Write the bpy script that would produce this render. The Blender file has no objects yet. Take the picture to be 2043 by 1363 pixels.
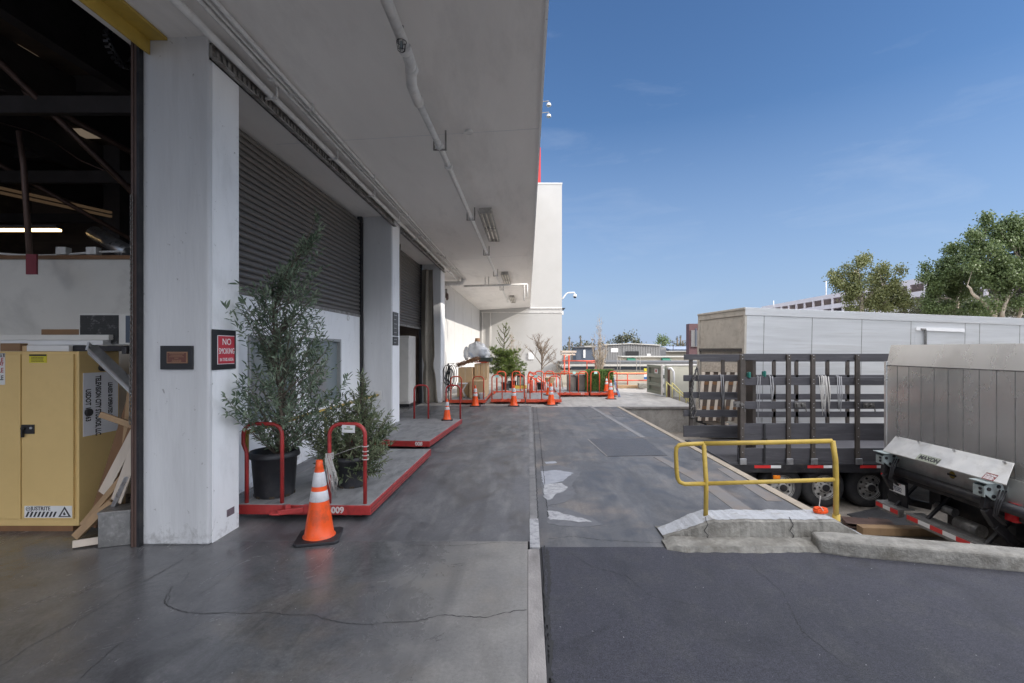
import bpy, math, random
from mathutils import Vector, Matrix, Euler
R = math.radians
SC = bpy.context.scene
COL = SC.collection
F, H, VX, VY = 965.0, 1.7, 1053.0, 697.0
# ---------------------------------------------------------------- camera
cd = bpy.data.cameras.new('camera'); cam = bpy.data.objects.new('camera', cd); COL.objects.link(cam)
cam.location = (0, 0, H); cam.rotation_euler = (R(90), 0, 0)
cd.sensor_width = 36; cd.lens = 36 * F / 2043
cd.shift_x = -(VX - 1021.5) / 2043; cd.shift_y = (VY - 681.5) / 2043
cd.clip_start = 0.05; cd.clip_end = 2000
SC.camera = cam
# ---------------------------------------------------------------- light
SUN = Vector((1, -0.4, 0.475)).normalized()
w = bpy.data.worlds.new('World'); SC.world = w; w.use_nodes = True
nt = w.node_tree; nt.nodes.clear()
sky = nt.nodes.new('ShaderNodeTexSky'); sky.sky_type = 'NISHITA'; sky.sun_disc = False
sky.sun_elevation = math.asin(SUN.z); sky.sun_rotation = math.atan2(SUN.x, SUN.y)
sky.altitude = 50; sky.air_density = 1.0; sky.dust_density = 0.0; sky.ozone_density = 2.5
bg = nt.nodes.new('ShaderNodeBackground'); bg.inputs['Strength'].default_value = 0.075
gm = nt.nodes.new('ShaderNodeGamma'); gm.inputs[1].default_value = 0.92
hs = nt.nodes.new('ShaderNodeHueSaturation'); hs.inputs['Saturation'].default_value = 1.2; hs.inputs['Hue'].default_value = 0.508; hs.inputs['Value'].default_value = 0.96
out = nt.nodes.new('ShaderNodeOutputWorld')
nt.links.new(sky.outputs[0], gm.inputs[0])
# added sky fill for the shade: bright cloud veil overhead, kept out of frame
tcw = nt.nodes.new('ShaderNodeTexCoord'); sx = nt.nodes.new('ShaderNodeSeparateXYZ'); nt.links.new(tcw.outputs['Generated'], sx.inputs[0])
mr = nt.nodes.new('ShaderNodeMapRange'); mr.interpolation_type = 'SMOOTHSTEP'; mr.inputs[1].default_value = 0.40; mr.inputs[2].default_value = 0.62
mv = nt.nodes.new('ShaderNodeMath'); mv.operation = 'MULTIPLY_ADD'; mv.inputs[1].default_value = -0.34; nt.links.new(sx.outputs[1], mv.inputs[0]); nt.links.new(sx.outputs[2], mv.inputs[2]); mw = nt.nodes.new('ShaderNodeMath'); mw.operation = 'MULTIPLY_ADD'; mw.inputs[1].default_value = 0.18; nt.links.new(sx.outputs[0], mw.inputs[0]); nt.links.new(mv.outputs[0], mw.inputs[2]); nt.links.new(mw.outputs[0], mr.inputs[0])
cn = nt.nodes.new('ShaderNodeTexNoise'); cn.inputs['Scale'].default_value = 2.5; cn.inputs['Detail'].default_value = 6; nt.links.new(tcw.outputs['Generated'], cn.inputs['Vector'])
cr = nt.nodes.new('ShaderNodeMapRange'); cr.inputs[1].default_value = 0.3; cr.inputs[2].default_value = 0.6; nt.links.new(cn.outputs[0], cr.inputs[0])
cm = nt.nodes.new('ShaderNodeMath'); cm.operation = 'MULTIPLY'; nt.links.new(mr.outputs[0], cm.inputs[0]); nt.links.new(cr.outputs[0], cm.inputs[1])
cx = nt.nodes.new('ShaderNodeMix'); cx.data_type = 'RGBA'; cx.inputs[7].default_value = (23.5, 23.6, 24.6, 1)
nt.links.new(cm.outputs[0], cx.inputs[0]); nt.links.new(gm.outputs[0], hs.inputs['Color']); 
hr = nt.nodes.new('ShaderNodeMapRange'); hr.inputs[1].default_value = 0.0; hr.inputs[2].default_value = 0.42; hr.inputs[3].default_value = 0.92; hr.inputs[4].default_value = 0.0; nt.links.new(sx.outputs[2], hr.inputs[0])
hx = nt.nodes.new('ShaderNodeMix'); hx.data_type = 'RGBA'; hx.inputs[7].default_value = (1.95, 2.68, 4.2, 1); nt.links.new(hr.outputs[0], hx.inputs[0]); nt.links.new(hs.outputs[0], hx.inputs[6]); 
wm = nt.nodes.new('ShaderNodeMapping'); wm.inputs['Scale'].default_value = (2.2, 2.2, 9.0); wm.inputs['Rotation'].default_value = (0.25, 0.35, 0); nt.links.new(tcw.outputs['Generated'], wm.inputs['Vector'])
wn = nt.nodes.new('ShaderNodeTexNoise'); wn.inputs['Scale'].default_value = 1.7; wn.inputs['Detail'].default_value = 9; wn.inputs['Roughness'].default_value = 0.62; wn.inputs['Distortion'].default_value = 0.5; nt.links.new(wm.outputs[0], wn.inputs['Vector'])
wr = nt.nodes.new('ShaderNodeMapRange'); wr.inputs[1].default_value = 0.56; wr.inputs[2].default_value = 0.80; wr.inputs[4].default_value = 0.15; nt.links.new(wn.outputs[0], wr.inputs[0])
wx = nt.nodes.new('ShaderNodeMix'); wx.data_type = 'RGBA'; wx.inputs[7].default_value = (3.6, 4.1, 5.0, 1); nt.links.new(wr.outputs[0], wx.inputs[0]); nt.links.new(hx.outputs[2], wx.inputs[6]); nt.links.new(wx.outputs[2], cx.inputs[6]); nt.links.new(cx.outputs[2], bg.inputs['Color']); nt.links.new(bg.outputs[0], out.inputs['Surface'])
sd = bpy.data.lights.new('sun', 'SUN'); sd.energy = 2.0; sd.angle = R(0.5); sd.color = (1.0, 0.93, 0.84)
so = bpy.data.objects.new('sun', sd); COL.objects.link(so)
so.rotation_euler = (-SUN).to_track_quat('-Z', 'Y').to_euler(); so.location = (30, -9, 20)
SC.view_settings.view_transform = 'Standard'; SC.view_settings.look = 'None'
SC.view_settings.exposure = 1.25; SC.view_settings.gamma = 1
SC.cycles.max_bounces = 8; SC.cycles.diffuse_bounces = 5; SC.cycles.use_denoising = True

# ---------------------------------------------------------------- helpers
def P(px, py, Y): return Vector(((px - VX) * Y / F, Y, H - (py - VY) * Y / F))
def G(px, py, z=0.0):
    Y = F * (H - z) / (py - VY); return Vector(((px - VX) * Y / F, Y, z))
class MB:
    def __init__(s): s.v = []; s.f = []; s.sm = []
    def add(s, vs, fs, sm=False):
        n = len(s.v); s.v += [tuple(p) for p in vs]
        for f in fs: s.f.append(tuple(i + n for i in f)); s.sm.append(sm)
        return s
    BF = [(0,3,2,1),(4,5,6,7),(0,1,5,4),(1,2,6,5),(2,3,7,6),(3,0,4,7)]
    def box(s, x0, y0, z0, x1, y1, z1):
        if x0 > x1: x0, x1 = x1, x0
        if y0 > y1: y0, y1 = y1, y0
        if z0 > z1: z0, z1 = z1, z0
        return s.add([(x0,y0,z0),(x1,y0,z0),(x1,y1,z0),(x0,y1,z0),(x0,y0,z1),(x1,y0,z1),(x1,y1,z1),(x0,y1,z1)], MB.BF)
    def obox(s, c, size, rot=(0,0,0)):
        M = rot if isinstance(rot, Matrix) else Euler(rot).to_matrix(); c = Vector(c); a, b, d = [q/2 for q in size]
        return s.add([c + M @ Vector(p) for p in [(-a,-b,-d),(a,-b,-d),(a,b,-d),(-a,b,-d),(-a,-b,d),(a,-b,d),(a,b,d),(-a,b,d)]], MB.BF)
    def bar(s, p0, p1, wd, th, up=(0,0,1)):
        p0, p1 = Vector(p0), Vector(p1); d = (p1-p0).normalized(); u = Vector(up)
        sd_ = d.cross(u)
        if sd_.length < 1e-4: sd_ = d.cross(Vector((1,0,0)))
        sd_.normalize(); u = sd_.cross(d).normalized()
        a = sd_*wd/2; b = u*th/2
        return s.add([p0-a-b,p0+a-b,p0+a+b,p0-a+b,p1-a-b,p1+a-b,p1+a+b,p1-a+b],[(0,1,2,3),(7,6,5,4),(0,4,5,1),(1,5,6,2),(2,6,7,3),(3,7,4,0)])
    def tube(s, pts, r, n=8, closed=False, cap=True, sm=True):
        pts = [Vector(p) for p in pts]; m = len(pts); rr = r if isinstance(r, (list, tuple)) else [r]*m
        vs = []; prev = None
        for i, p in enumerate(pts):
            if closed: t = pts[(i+1) % m] - pts[i-1]
            else: t = pts[min(i+1, m-1)] - pts[max(i-1, 0)]
            t.normalize() if t.length > 1e-9 else None
            if prev is None:
                a = t.cross(Vector((0,0,1)))
                if a.length < 1e-3: a = t.cross(Vector((1,0,0)))
            else: a = prev - t*prev.dot(t)
            a.normalize(); prev = a; b = t.cross(a)
            for k in range(n):
                q = 2*math.pi*k/n; vs.append(p + a*math.cos(q)*rr[i] + b*math.sin(q)*rr[i])
        fs = []
        for i in range(m if closed else m-1):
            j = (i+1) % m
            for k in range(n):
                l = (k+1) % n; fs.append((i*n+k, i*n+l, j*n+l, j*n+k))
        s.add(vs, fs, sm)
        if cap and not closed:
            o = len(s.v) - m*n
            s.f.append(tuple(o+k for k in range(n-1,-1,-1))); s.sm.append(False)
            s.f.append(tuple(o+(m-1)*n+k for k in range(n))); s.sm.append(False)
        return s
    def cyl(s, p0, p1, r, n=16, r1=None): return s.tube([p0, p1], [r, r if r1 is None else r1], n)
    def lathe(s, prof, c=(0,0,0), n=24, axis='z', sm=True, xf=None):
        vs = []
        for (r, z) in prof:
            for k in range(n):
                q = 2*math.pi*k/n; x, y = r*math.cos(q), r*math.sin(q)
                p = (x, y, z) if axis == 'z' else ((x, z, y) if axis == 'y' else (z, x, y))
                vs.append((p[0]+c[0], p[1]+c[1], p[2]+c[2]))
        fs = [(i*n+k, i*n+(k+1)%n, (i+1)*n+(k+1)%n, (i+1)*n+k) for i in range(len(prof)-1) for k in range(n)]
        return s.add(vs, fs, sm)
    def prism(s, poly, a, b, axis='z'):
        def m(p, t): return (p[0],p[1],t) if axis=='z' else ((p[0],t,p[1]) if axis=='y' else (t,p[0],p[1]))
        n = len(poly)
        return s.add([m(p,a) for p in poly]+[m(p,b) for p in poly], [tuple(range(n-1,-1,-1)), tuple(range(n,2*n))]+[(i,(i+1)%n,(i+1)%n+n,i+n) for i in range(n)])
    def quad(s, a, b, c, d, sm=False): return s.add([a,b,c,d], [(0,1,2,3)], sm)
    def grid(s, fn, nu, nv, sm=True):
        vs = [fn(i/nu, j/nv) for j in range(nv+1) for i in range(nu+1)]
        return s.add(vs, [(j*(nu+1)+i, j*(nu+1)+i+1, (j+1)*(nu+1)+i+1, (j+1)*(nu+1)+i) for j in range(nv) for i in range(nu)], sm)
def wloc(o):
    l = Vector((0,0,0))
    while o: l = l + o.location; o = o.parent
    return l
def obj(name, mb, mat, parent=None, local=False, bev=0, label=None, seg=2, stuff=False):
    me = bpy.data.meshes.new(name)
    off = Vector((0,0,0)) if (local or parent is None) else wloc(parent)
    me.from_pydata([(v[0]-off.x, v[1]-off.y, v[2]-off.z) for v in mb.v], [], mb.f)
    me.polygons.foreach_set('use_smooth', mb.sm); me.update()
    import bmesh
    if len(mb.f) < 60000:
        b = bmesh.new(); b.from_mesh(me); bmesh.ops.recalc_face_normals(b, faces=b.faces[:]); b.to_mesh(me); b.free()
    o = bpy.data.objects.new(name, me); COL.objects.link(o); me.materials.append(mat)
    if parent: o.parent = parent
    if bev:
        m = o.modifiers.new('b', 'BEVEL'); m.width = bev; m.segments = seg; m.limit_method = 'ANGLE'; m.angle_limit = R(40)
        m.harden_normals = False
    if label: o['label'] = label
    if stuff: o['kind'] = 'stuff'
    return o
def tag(o, label, cat, group=None):
    o['label'] = label; o['category'] = cat
    if group: o['group'] = group
    return o
def thing(name, label, cat, loc=(0,0,0), rz=0, group=None):
    o = bpy.data.objects.new(name, None); COL.objects.link(o); o.location = loc; o.rotation_euler = (0,0,rz)
    o.empty_display_size = 0.2
    return tag(o, label, cat, group)
def struct(name, mb, mat, bev=0):
    o = obj(name, mb, mat, bev=bev); o['kind'] = 'structure'; return o
def dup(root, loc, rz=None, label=None, group=None, scale=None):
    def cp(o, par):
        c = o.copy(); COL.objects.link(c); c.parent = par
        for ch in list(o.children): cp(ch, c)
        return c
    r = cp(root, None); r.location = loc
    if rz is not None: r.rotation_euler = (0,0,rz)
    if scale: r.scale = (scale,)*3
    if label: r['label'] = label
    if group: r['group'] = group
    return r
def text(s, org, xd, yd, size, mat, parent=None, name='lettering', align='LEFT', sx=1.0, bold=0.0, thick=0.0015, local=False, vcenter=False):
    c = bpy.data.curves.new('t', 'FONT'); c.body = s; c.size = size; c.align_x = align
    c.offset = bold*size; c.extrude = thick/2; c.resolution_u = 3
    if vcenter: c.align_y = 'CENTER'
    t = bpy.data.objects.new('t', c); COL.objects.link(t)
    dg = bpy.context.evaluated_depsgraph_get(); dg.update(); te = t.evaluated_get(dg); me = te.to_mesh()
    xd = Vector(xd).normalized(); yd = Vector(yd).normalized(); z = xd.cross(yd); org = Vector(org)
    mb = MB(); mb.v = [tuple(org + xd*v.co.x*sx + yd*v.co.y + z*(v.co.z+thick)) for v in me.vertices]
    mb.f = [tuple(p.vertices) for p in me.polygons]; mb.sm = [False]*len(mb.f)
    te.to_mesh_clear(); bpy.data.objects.remove(t); bpy.data.curves.remove(c)
    return obj(name, mb, mat, parent, local=local)

# ---------------------------------------------------------------- materials
MT = {}
def ramp(nt, a, b, p0=0.3, p1=0.7):
    r = nt.nodes.new('ShaderNodeValToRGB'); e = r.color_ramp.elements
    e[0].position = p0; e[1].position = p1
    e[0].color = (*a, 1) if hasattr(a, '__len__') else (a, a, a, 1)
    e[1].color = (*b, 1) if hasattr(b, '__len__') else (b, b, b, 1)
    return r
def noise(nt, vec, scale, detail=6, rough=0.55, dist=0):
    n = nt.nodes.new('ShaderNodeTexNoise'); n.inputs['Scale'].default_value = scale; n.inputs['Detail'].default_value = detail
    n.inputs['Roughness'].default_value = rough; n.inputs['Distortion'].default_value = dist
    nt.links.new(vec, n.inputs['Vector']); return n
def mapping(nt, vec, sc, rot=(0,0,0)):
    m = nt.nodes.new('ShaderNodeMapping'); m.inputs['Scale'].default_value = sc; m.inputs['Rotation'].default_value = rot
    nt.links.new(vec, m.inputs['Vector']); return m.outputs[0]
def mix(nt, fac, a, b, mode='MIX'):
    m = nt.nodes.new('ShaderNodeMix'); m.data_type = 'RGBA'; m.blend_type = mode
    for k, v in ((0, fac), (6, a), (7, b)):
        if isinstance(v, bpy.types.NodeSocket): nt.links.new(v, m.inputs[k])
        elif k == 0: m.inputs[0].default_value = v
        else: m.inputs[k].default_value = (*v, 1)
    return m.outputs[2]
def base(name):
    m = bpy.data.materials.new(name); m.use_nodes = True; nt = m.node_tree; b = nt.nodes['Principled BSDF']
    tc = nt.nodes.new('ShaderNodeTexCoord'); return m, nt, b, tc.outputs['Object']
def bump(nt, b, h, strength, dist=0.01):
    u = nt.nodes.new('ShaderNodeBump'); u.inputs['Strength'].default_value = strength; u.inputs['Distance'].default_value = dist
    nt.links.new(h, u.inputs['Height']); nt.links.new(u.outputs[0], b.inputs['Normal'])
def pm(name, col, rough=0.5, metal=0.0, var=0.12, scale=5, bmp=0.15, bscale=70, stretch=(1,1,1), dirt=None, damt=0.5, dscale=3, chips=None, spec=None, bstretch=None, dlo=0.5, rnd=False, trans=0):
    m, nt, b, oc = base(name)
    if rnd:
        oi = nt.nodes.new('ShaderNodeObjectInfo'); va = nt.nodes.new('ShaderNodeVectorMath'); va.operation = 'MULTIPLY_ADD'; va.inputs[1].default_value = (17,23,29); nt.links.new(oi.outputs['Random'], va.inputs[0]); nt.links.new(oc, va.inputs[2]); oc = va.outputs[0]
    if trans: b.inputs['Transmission Weight'].default_value = trans
    v = mapping(nt, oc, stretch)
    n = noise(nt, v, scale, 7, 0.6)
    lo = [c*(1-var) for c in col]; hi = [min(1, c*(1+var)) for c in col]
    r = ramp(nt, lo, hi); nt.links.new(n.outputs[0], r.inputs[0]); c = r.outputs[0]
    if dirt:
        n2 = noise(nt, v, dscale, 10, 0.68, 0.3); r2 = ramp(nt, 0.0, damt, dlo, dlo+0.22); nt.links.new(n2.outputs[0], r2.inputs[0])
        c = mix(nt, r2.outputs[0], c, dirt)
    if chips:
        n6 = noise(nt, oc, 16, 8, 0.7, 0.4); r6 = ramp(nt, 0.0, 0.75, 0.655, 0.675); nt.links.new(n6.outputs[0], r6.inputs[0]); c = mix(nt, r6.outputs[0], c, chips)
        s6 = nt.nodes.new('ShaderNodeSeparateXYZ'); nt.links.new(oc, s6.inputs[0]); n7 = noise(nt, oc, 7, 9, 0.75, 0.5); a7 = nt.nodes.new('ShaderNodeMath'); a7.operation = 'MULTIPLY_ADD'; a7.inputs[1].default_value = -1.6
        nt.links.new(n7.outputs[0], a7.inputs[0]); nt.links.new(s6.outputs[2], a7.inputs[2]); m7 = nt.nodes.new('ShaderNodeMapRange'); m7.inputs[1].default_value = -0.72 - 0; m7.inputs[2].default_value = -0.98; m7.inputs[4].default_value = 0.7; nt.links.new(a7.outputs[0], m7.inputs[0]); c = mix(nt, m7.outputs[0], c, chips)
    nt.links.new(c, b.inputs['Base Color'])
    rr = ramp(nt, max(0.02, rough-0.08), min(1, rough+0.1)); nt.links.new(n.outputs[0], rr.inputs[0]); nt.links.new(rr.outputs[0], b.inputs['Roughness'])
    b.inputs['Metallic'].default_value = metal
    if spec is not None: b.inputs['Specular IOR Level'].default_value = spec
    if bmp:
        n3 = noise(nt, mapping(nt, oc, bstretch or stretch), bscale, 6); bump(nt, b, n3.outputs[0], bmp)
    MT[name] = m; return m
def leafm(name, c1, c2, trans=0.25, rough=0.5):
    m, nt, b, oc = base(name)
    n = noise(nt, oc, 9, 3); r = ramp(nt, c1, c2, 0.35, 0.65); nt.links.new(n.outputs[0], r.inputs[0])
    nt.links.new(r.outputs[0], b.inputs['Base Color']); b.inputs['Roughness'].default_value = rough
    t = nt.nodes.new('ShaderNodeBsdfTranslucent'); nt.links.new(r.outputs[0], t.inputs[0])
    x = nt.nodes.new('ShaderNodeMixShader'); x.inputs[0].default_value = trans
    o = nt.nodes['Material Output']; nt.links.new(b.outputs[0], x.inputs[1]); nt.links.new(t.outputs[0], x.inputs[2]); nt.links.new(x.outputs[0], o.inputs[0])
    MT[name] = m; return m
def floor_mat(name, col, dark, light, rough_lo, rough_hi, streak=(1,0.25,1), speck=0.35, bmp=0.25, tint=None, wear=0.5, spec=0.5, edge=None):
    m, nt, b, oc = base(name)
    n1 = noise(nt, oc, 0.55, 8, 0.6, 0.4); r1 = ramp(nt, dark, col, 0.32, 0.6); nt.links.new(n1.outputs[0], r1.inputs[0]); c = r1.outputs[0]
    n2 = noise(nt, mapping(nt, oc, streak), 3.2, 9, 0.7, 0.2); r2 = ramp(nt, 0.0, wear, 0.48, 0.66); nt.links.new(n2.outputs[0], r2.inputs[0])
    c = mix(nt, r2.outputs[0], c, light)
    n5 = noise(nt, mapping(nt, oc, (1.25, 0.8, 1)), 1.5, 12, 0.74, 1.2); r5 = ramp(nt, 0.6, 0.0, 0.36, 0.5); nt.links.new(n5.outputs[0], r5.inputs[0])
    c = mix(nt, r5.outputs[0], c, [q*0.55 for q in dark])
    if tint:
        n4 = noise(nt, oc, 1.1, 6, 0.6); r4 = ramp(nt, 0.0, 0.45, 0.52, 0.68); nt.links.new(n4.outputs[0], r4.inputs[0]); c = mix(nt, r4.outputs[0], c, tint)
    sheen_fac = None
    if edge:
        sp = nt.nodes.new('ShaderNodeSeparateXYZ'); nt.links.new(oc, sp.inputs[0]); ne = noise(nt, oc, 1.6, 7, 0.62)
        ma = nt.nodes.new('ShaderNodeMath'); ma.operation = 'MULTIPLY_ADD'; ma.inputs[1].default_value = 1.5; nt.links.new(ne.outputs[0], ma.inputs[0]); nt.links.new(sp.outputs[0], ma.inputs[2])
        mp = nt.nodes.new('ShaderNodeMapRange'); mp.inputs[1].default_value = -0.35; mp.inputs[2].default_value = 1.1; mp.inputs[4].default_value = 0.75; nt.links.new(ma.outputs[0], mp.inputs[0]); sheen_fac = mp.outputs[0]
        c = mix(nt, sheen_fac, c, edge)  # lighter towards the joint: the floor's glossy reflection painted into the colour
    n3 = noise(nt, oc, 120, 4, 0.8); r3 = ramp(nt, 1-speck, 1+speck*0.6, 0.3, 0.7); nt.links.new(n3.outputs[0], r3.inputs[0])
    c = mix(nt, 1.0, c, r3.outputs[0], 'MULTIPLY')
    # faint dark wheel smears running along the dock, and pale scuffs
    ns = noise(nt, mapping(nt, oc, (5.0, 0.22, 1), (0,0,0.04)), 1.0, 5, 0.5); rs = ramp(nt, 0.34 if bmp < .5 else 0.12, 0.0, 0.34, 0.46); nt.links.new(ns.outputs[0], rs.inputs[0]); c = mix(nt, rs.outputs[0], c, [q*0.6 for q in dark])
    nk = noise(nt, oc, 6.5, 12, 0.8, 0.6); rk = ramp(nt, 0.0, 0.38, 0.60, 0.68); nt.links.new(nk.outputs[0], rk.inputs[0]); c = mix(nt, rk.outputs[0], c, light)
    nm = noise(nt, oc, 38, 5, 0.75); rm = ramp(nt, 0.70 if bmp > .6 else 0.84, 1.45 if bmp > .6 else 1.2, 0.3, 0.7); nt.links.new(nm.outputs[0], rm.inputs[0]); c = mix(nt, 1.0, c, rm.outputs[0], 'MULTIPLY')
    vo = nt.nodes.new('ShaderNodeTexVoronoi'); vo.inputs['Scale'].default_value = 9; nt.links.new(oc, vo.inputs['Vector'])
    rv = ramp(nt, 1.0, 0.0, 0.02, 0.045); nt.links.new(vo.outputs['Distance'], rv.inputs[0])
    nn = noise(nt, oc, 2.3, 2); rn = ramp(nt, 0.0, 1.0, 0.55, 0.6); nt.links.new(nn.outputs[0], rn.inputs[0])
    c = mix(nt, mix(nt, 1.0, rv.outputs[0], rn.outputs[0], 'MULTIPLY'), c, [q*0.4 for q in dark])
    nt.links.new(c, b.inputs['Base Color'])
    rr = ramp(nt, rough_lo, rough_hi, 0.35, 0.65); nt.links.new(n5.outputs[0], rr.inputs[0])
    nt.links.new(mix(nt, sheen_fac, rr.outputs[0], (0.6,0.6,0.6)) if sheen_fac else rr.outputs[0], b.inputs['Roughness'])
    b.inputs['Specular IOR Level'].default_value = spec
    nb = noise(nt, oc, 130, 5, 0.75); bump(nt, b, nb.outputs[0], bmp, 0.004)
    MT[name] = m; return m
def emis(name, col, s):
    m, nt, b, oc = base(name); b.inputs['Base Color'].default_value = (*col, 1); b.inputs['Emission Color'].default_value = (*col, 1); b.inputs['Emission Strength'].default_value = s
    MT[name] = m; return m

# floors
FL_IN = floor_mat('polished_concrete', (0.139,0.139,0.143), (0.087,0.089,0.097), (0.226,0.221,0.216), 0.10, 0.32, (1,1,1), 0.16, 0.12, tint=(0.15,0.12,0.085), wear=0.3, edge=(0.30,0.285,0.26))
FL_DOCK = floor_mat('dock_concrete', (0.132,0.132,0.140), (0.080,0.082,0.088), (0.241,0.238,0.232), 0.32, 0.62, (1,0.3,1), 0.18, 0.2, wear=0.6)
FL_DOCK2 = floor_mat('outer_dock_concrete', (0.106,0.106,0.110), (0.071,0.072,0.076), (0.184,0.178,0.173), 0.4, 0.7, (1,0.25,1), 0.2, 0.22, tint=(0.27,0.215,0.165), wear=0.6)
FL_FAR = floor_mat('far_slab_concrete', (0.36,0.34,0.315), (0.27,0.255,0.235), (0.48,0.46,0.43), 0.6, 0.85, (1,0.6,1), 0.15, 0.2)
FL_ASPH = floor_mat('asphalt', (0.052,0.052,0.067), (0.040,0.041,0.052), (0.068,0.068,0.070), 0.6, 0.8, (1,0.8,1), 0.75, 1.0, wear=0.55, spec=0.4)
FL_YARD = floor_mat('yard_ground', (0.284,0.250,0.209), (0.176,0.155,0.135), (0.405,0.365,0.317), 0.7, 0.9, (0.3,1,1), 0.3, 0.4)
FL_FARG = floor_mat('far_ground', (0.15,0.14,0.125), (0.1,0.095,0.085), (0.2,0.19,0.17), 0.8, 0.9)
M_JOINT = pm('joint_concrete', (0.27,0.252,0.24), 0.6, var=0.2, scale=6, bmp=0.4, bscale=90, dirt=(0.10,0.09,0.085), damt=0.7, dscale=4, stretch=(1,0.5,1))
M_CRACK = pm('crack_dark', (0.03,0.03,0.032), 0.9, bmp=0)
M_KERB = pm('kerb_concrete', (0.25,0.24,0.215), 0.8, var=0.3, scale=7, chips=(0.13,0.12,0.10), bmp=0.9, bscale=45, dirt=(0.10,0.09,0.075), damt=0.75, dscale=5, dlo=0.46)
M_KTOP = pm('kerb_top_paint', (0.44,0.45,0.47), 0.7, var=0.15, scale=9, bmp=0.6, bscale=60, dirt=(0.2,0.18,0.15), damt=0.9, dscale=9)
M_PATCH = pm('white_mortar', (0.37,0.37,0.38), 0.75, var=0.15, scale=12, bmp=0.5, bscale=70, dirt=(0.16,0.16,0.17), damt=0.9, dscale=16, dlo=0.46)
M_PATCH2 = pm('grey_mortar', (0.30,0.31,0.34), 0.65, var=0.15, scale=10, bmp=0.3, dirt=(0.16,0.16,0.175), damt=0.6, dscale=8)
M_LSTRIP = pm('worn_joint_concrete', (0.185,0.18,0.178), 0.65, var=0.25, scale=5, bmp=0.4, bscale=90, dirt=(0.10,0.10,0.105), damt=0.9, dscale=6, dlo=0.45)
M_FADE = pm('worn_line_paint', (0.20,0.197,0.198), 0.7, var=0.15, scale=12, bmp=0.2, dirt=(0.17,0.165,0.165), damt=1.0, dscale=5, dlo=0.42)
M_ORLINE = pm('worn_orange_line', (0.175,0.15,0.132), 0.7, var=0.15, scale=12, bmp=0.2, dirt=(0.16,0.158,0.16), damt=1.0, dscale=3, dlo=0.40)
M_PLATE = pm('hatch_plate', (0.085,0.085,0.09), 0.5, metal=0.3, var=0.2, scale=8, bmp=0.6, bscale=120)
M_DARKP = pm('asphalt_repair', (0.10,0.10,0.105), 0.7, var=0.15, scale=8, bmp=0.5, bscale=110)
M_BACKW = pm('sunny_wall_paint', (0.58,0.575,0.565), 0.7, var=0.04, scale=2, bmp=0.08, bscale=30, dirt=(0.46,0.45,0.44), damt=0.4, dscale=1.5)
# building
M_WHITE = pm('white_wall_paint', (0.88,0.89,0.90), 0.62, var=0.05, scale=2, bmp=0.12, bscale=35, stretch=(1,1,0.35), dirt=(0.40,0.40,0.40), damt=0.35, dscale=2.5, dlo=0.55, chips=(0.36,0.35,0.34))
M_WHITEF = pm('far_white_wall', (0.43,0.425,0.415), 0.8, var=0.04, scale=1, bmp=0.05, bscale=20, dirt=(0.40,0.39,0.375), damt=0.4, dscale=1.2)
M_COLF = pm('column_paint', (0.64,0.645,0.655), 0.55, var=0.07, scale=2.2, bmp=0.25, bscale=16, stretch=(1.5,1.5,0.18), dirt=(0.46,0.46,0.47), damt=0.5, dscale=2, chips=(0.27,0.265,0.26), bstretch=(2,2,0.25))
M_SOFF = pm('soffit_paint', (0.82,0.795,0.765), 0.75, var=0.08, scale=0.8, bmp=0.15, bscale=14, stretch=(1,0.25,1), dirt=(0.48,0.46,0.44), damt=0.5, dscale=0.9, dlo=0.5)
M_SLAT = pm('roller_slats', (0.155,0.145,0.135), 0.5, metal=0.25, var=0.15, scale=3, bmp=0.05, stretch=(1,0.1,4), dirt=(0.09,0.08,0.07), damt=0.5)
M_STEELP = pm('painted_conduit', (0.70,0.69,0.67), 0.5, var=0.1, scale=6, bmp=0.05, dirt=(0.25,0.23,0.2), damt=0.4, dscale=7)
M_RAIL = pm('grimy_track', (0.30,0.29,0.275), 0.6, metal=0.2, var=0.2, scale=9, bmp=0.3, dirt=(0.09,0.07,0.055), damt=0.9, dscale=8, dlo=0.45)
M_RUST = pm('brown_steel', (0.13,0.082,0.068), 0.5, metal=0.3, var=0.25, scale=7, bmp=0.2, stretch=(1,1,0.2), dirt=(0.045,0.035,0.035), damt=0.8, dscale=5)
M_BLACK = pm('black_paint', (0.018,0.018,0.02), 0.45, bmp=0.1)
M_BLACKM = pm('black_steel', (0.022,0.022,0.026), 0.42, metal=0.2, var=0.3, bmp=0.15, dirt=(0.09,0.08,0.07), damt=0.5, dscale=6)
M_INDARK = pm('warehouse_dark', (0.17,0.125,0.095), 0.8, var=0.35, scale=2.5, bmp=0.3, bscale=12, stretch=(0.3,1,2))
M_INBEAM = pm('warehouse_beam', (0.055,0.05,0.052), 0.7, var=0.3, scale=3, bmp=0.2)
M_INWALL = pm('partition_paint', (0.66,0.64,0.60), 0.7, var=0.05, scale=2, bmp=0.05, dirt=(0.34,0.33,0.31), damt=0.4, dscale=1.5)
M_YEL = pm('yellow_paint', (0.48,0.33,0.06), 0.5, var=0.12, scale=9, bmp=0.12, bscale=50, dirt=(0.30,0.20,0.05), damt=0.6, dscale=14, dlo=0.55)
M_GLASS = pm('window_glass', (0.20,0.24,0.25), 0.08, var=0.1, scale=1, bmp=0)
M_FRAME = pm('window_frame_grey', (0.33,0.34,0.34), 0.5, bmp=0.05)
M_TAN = pm('tan_board', (0.45,0.30,0.16), 0.7, var=0.15, bmp=0.1)
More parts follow.
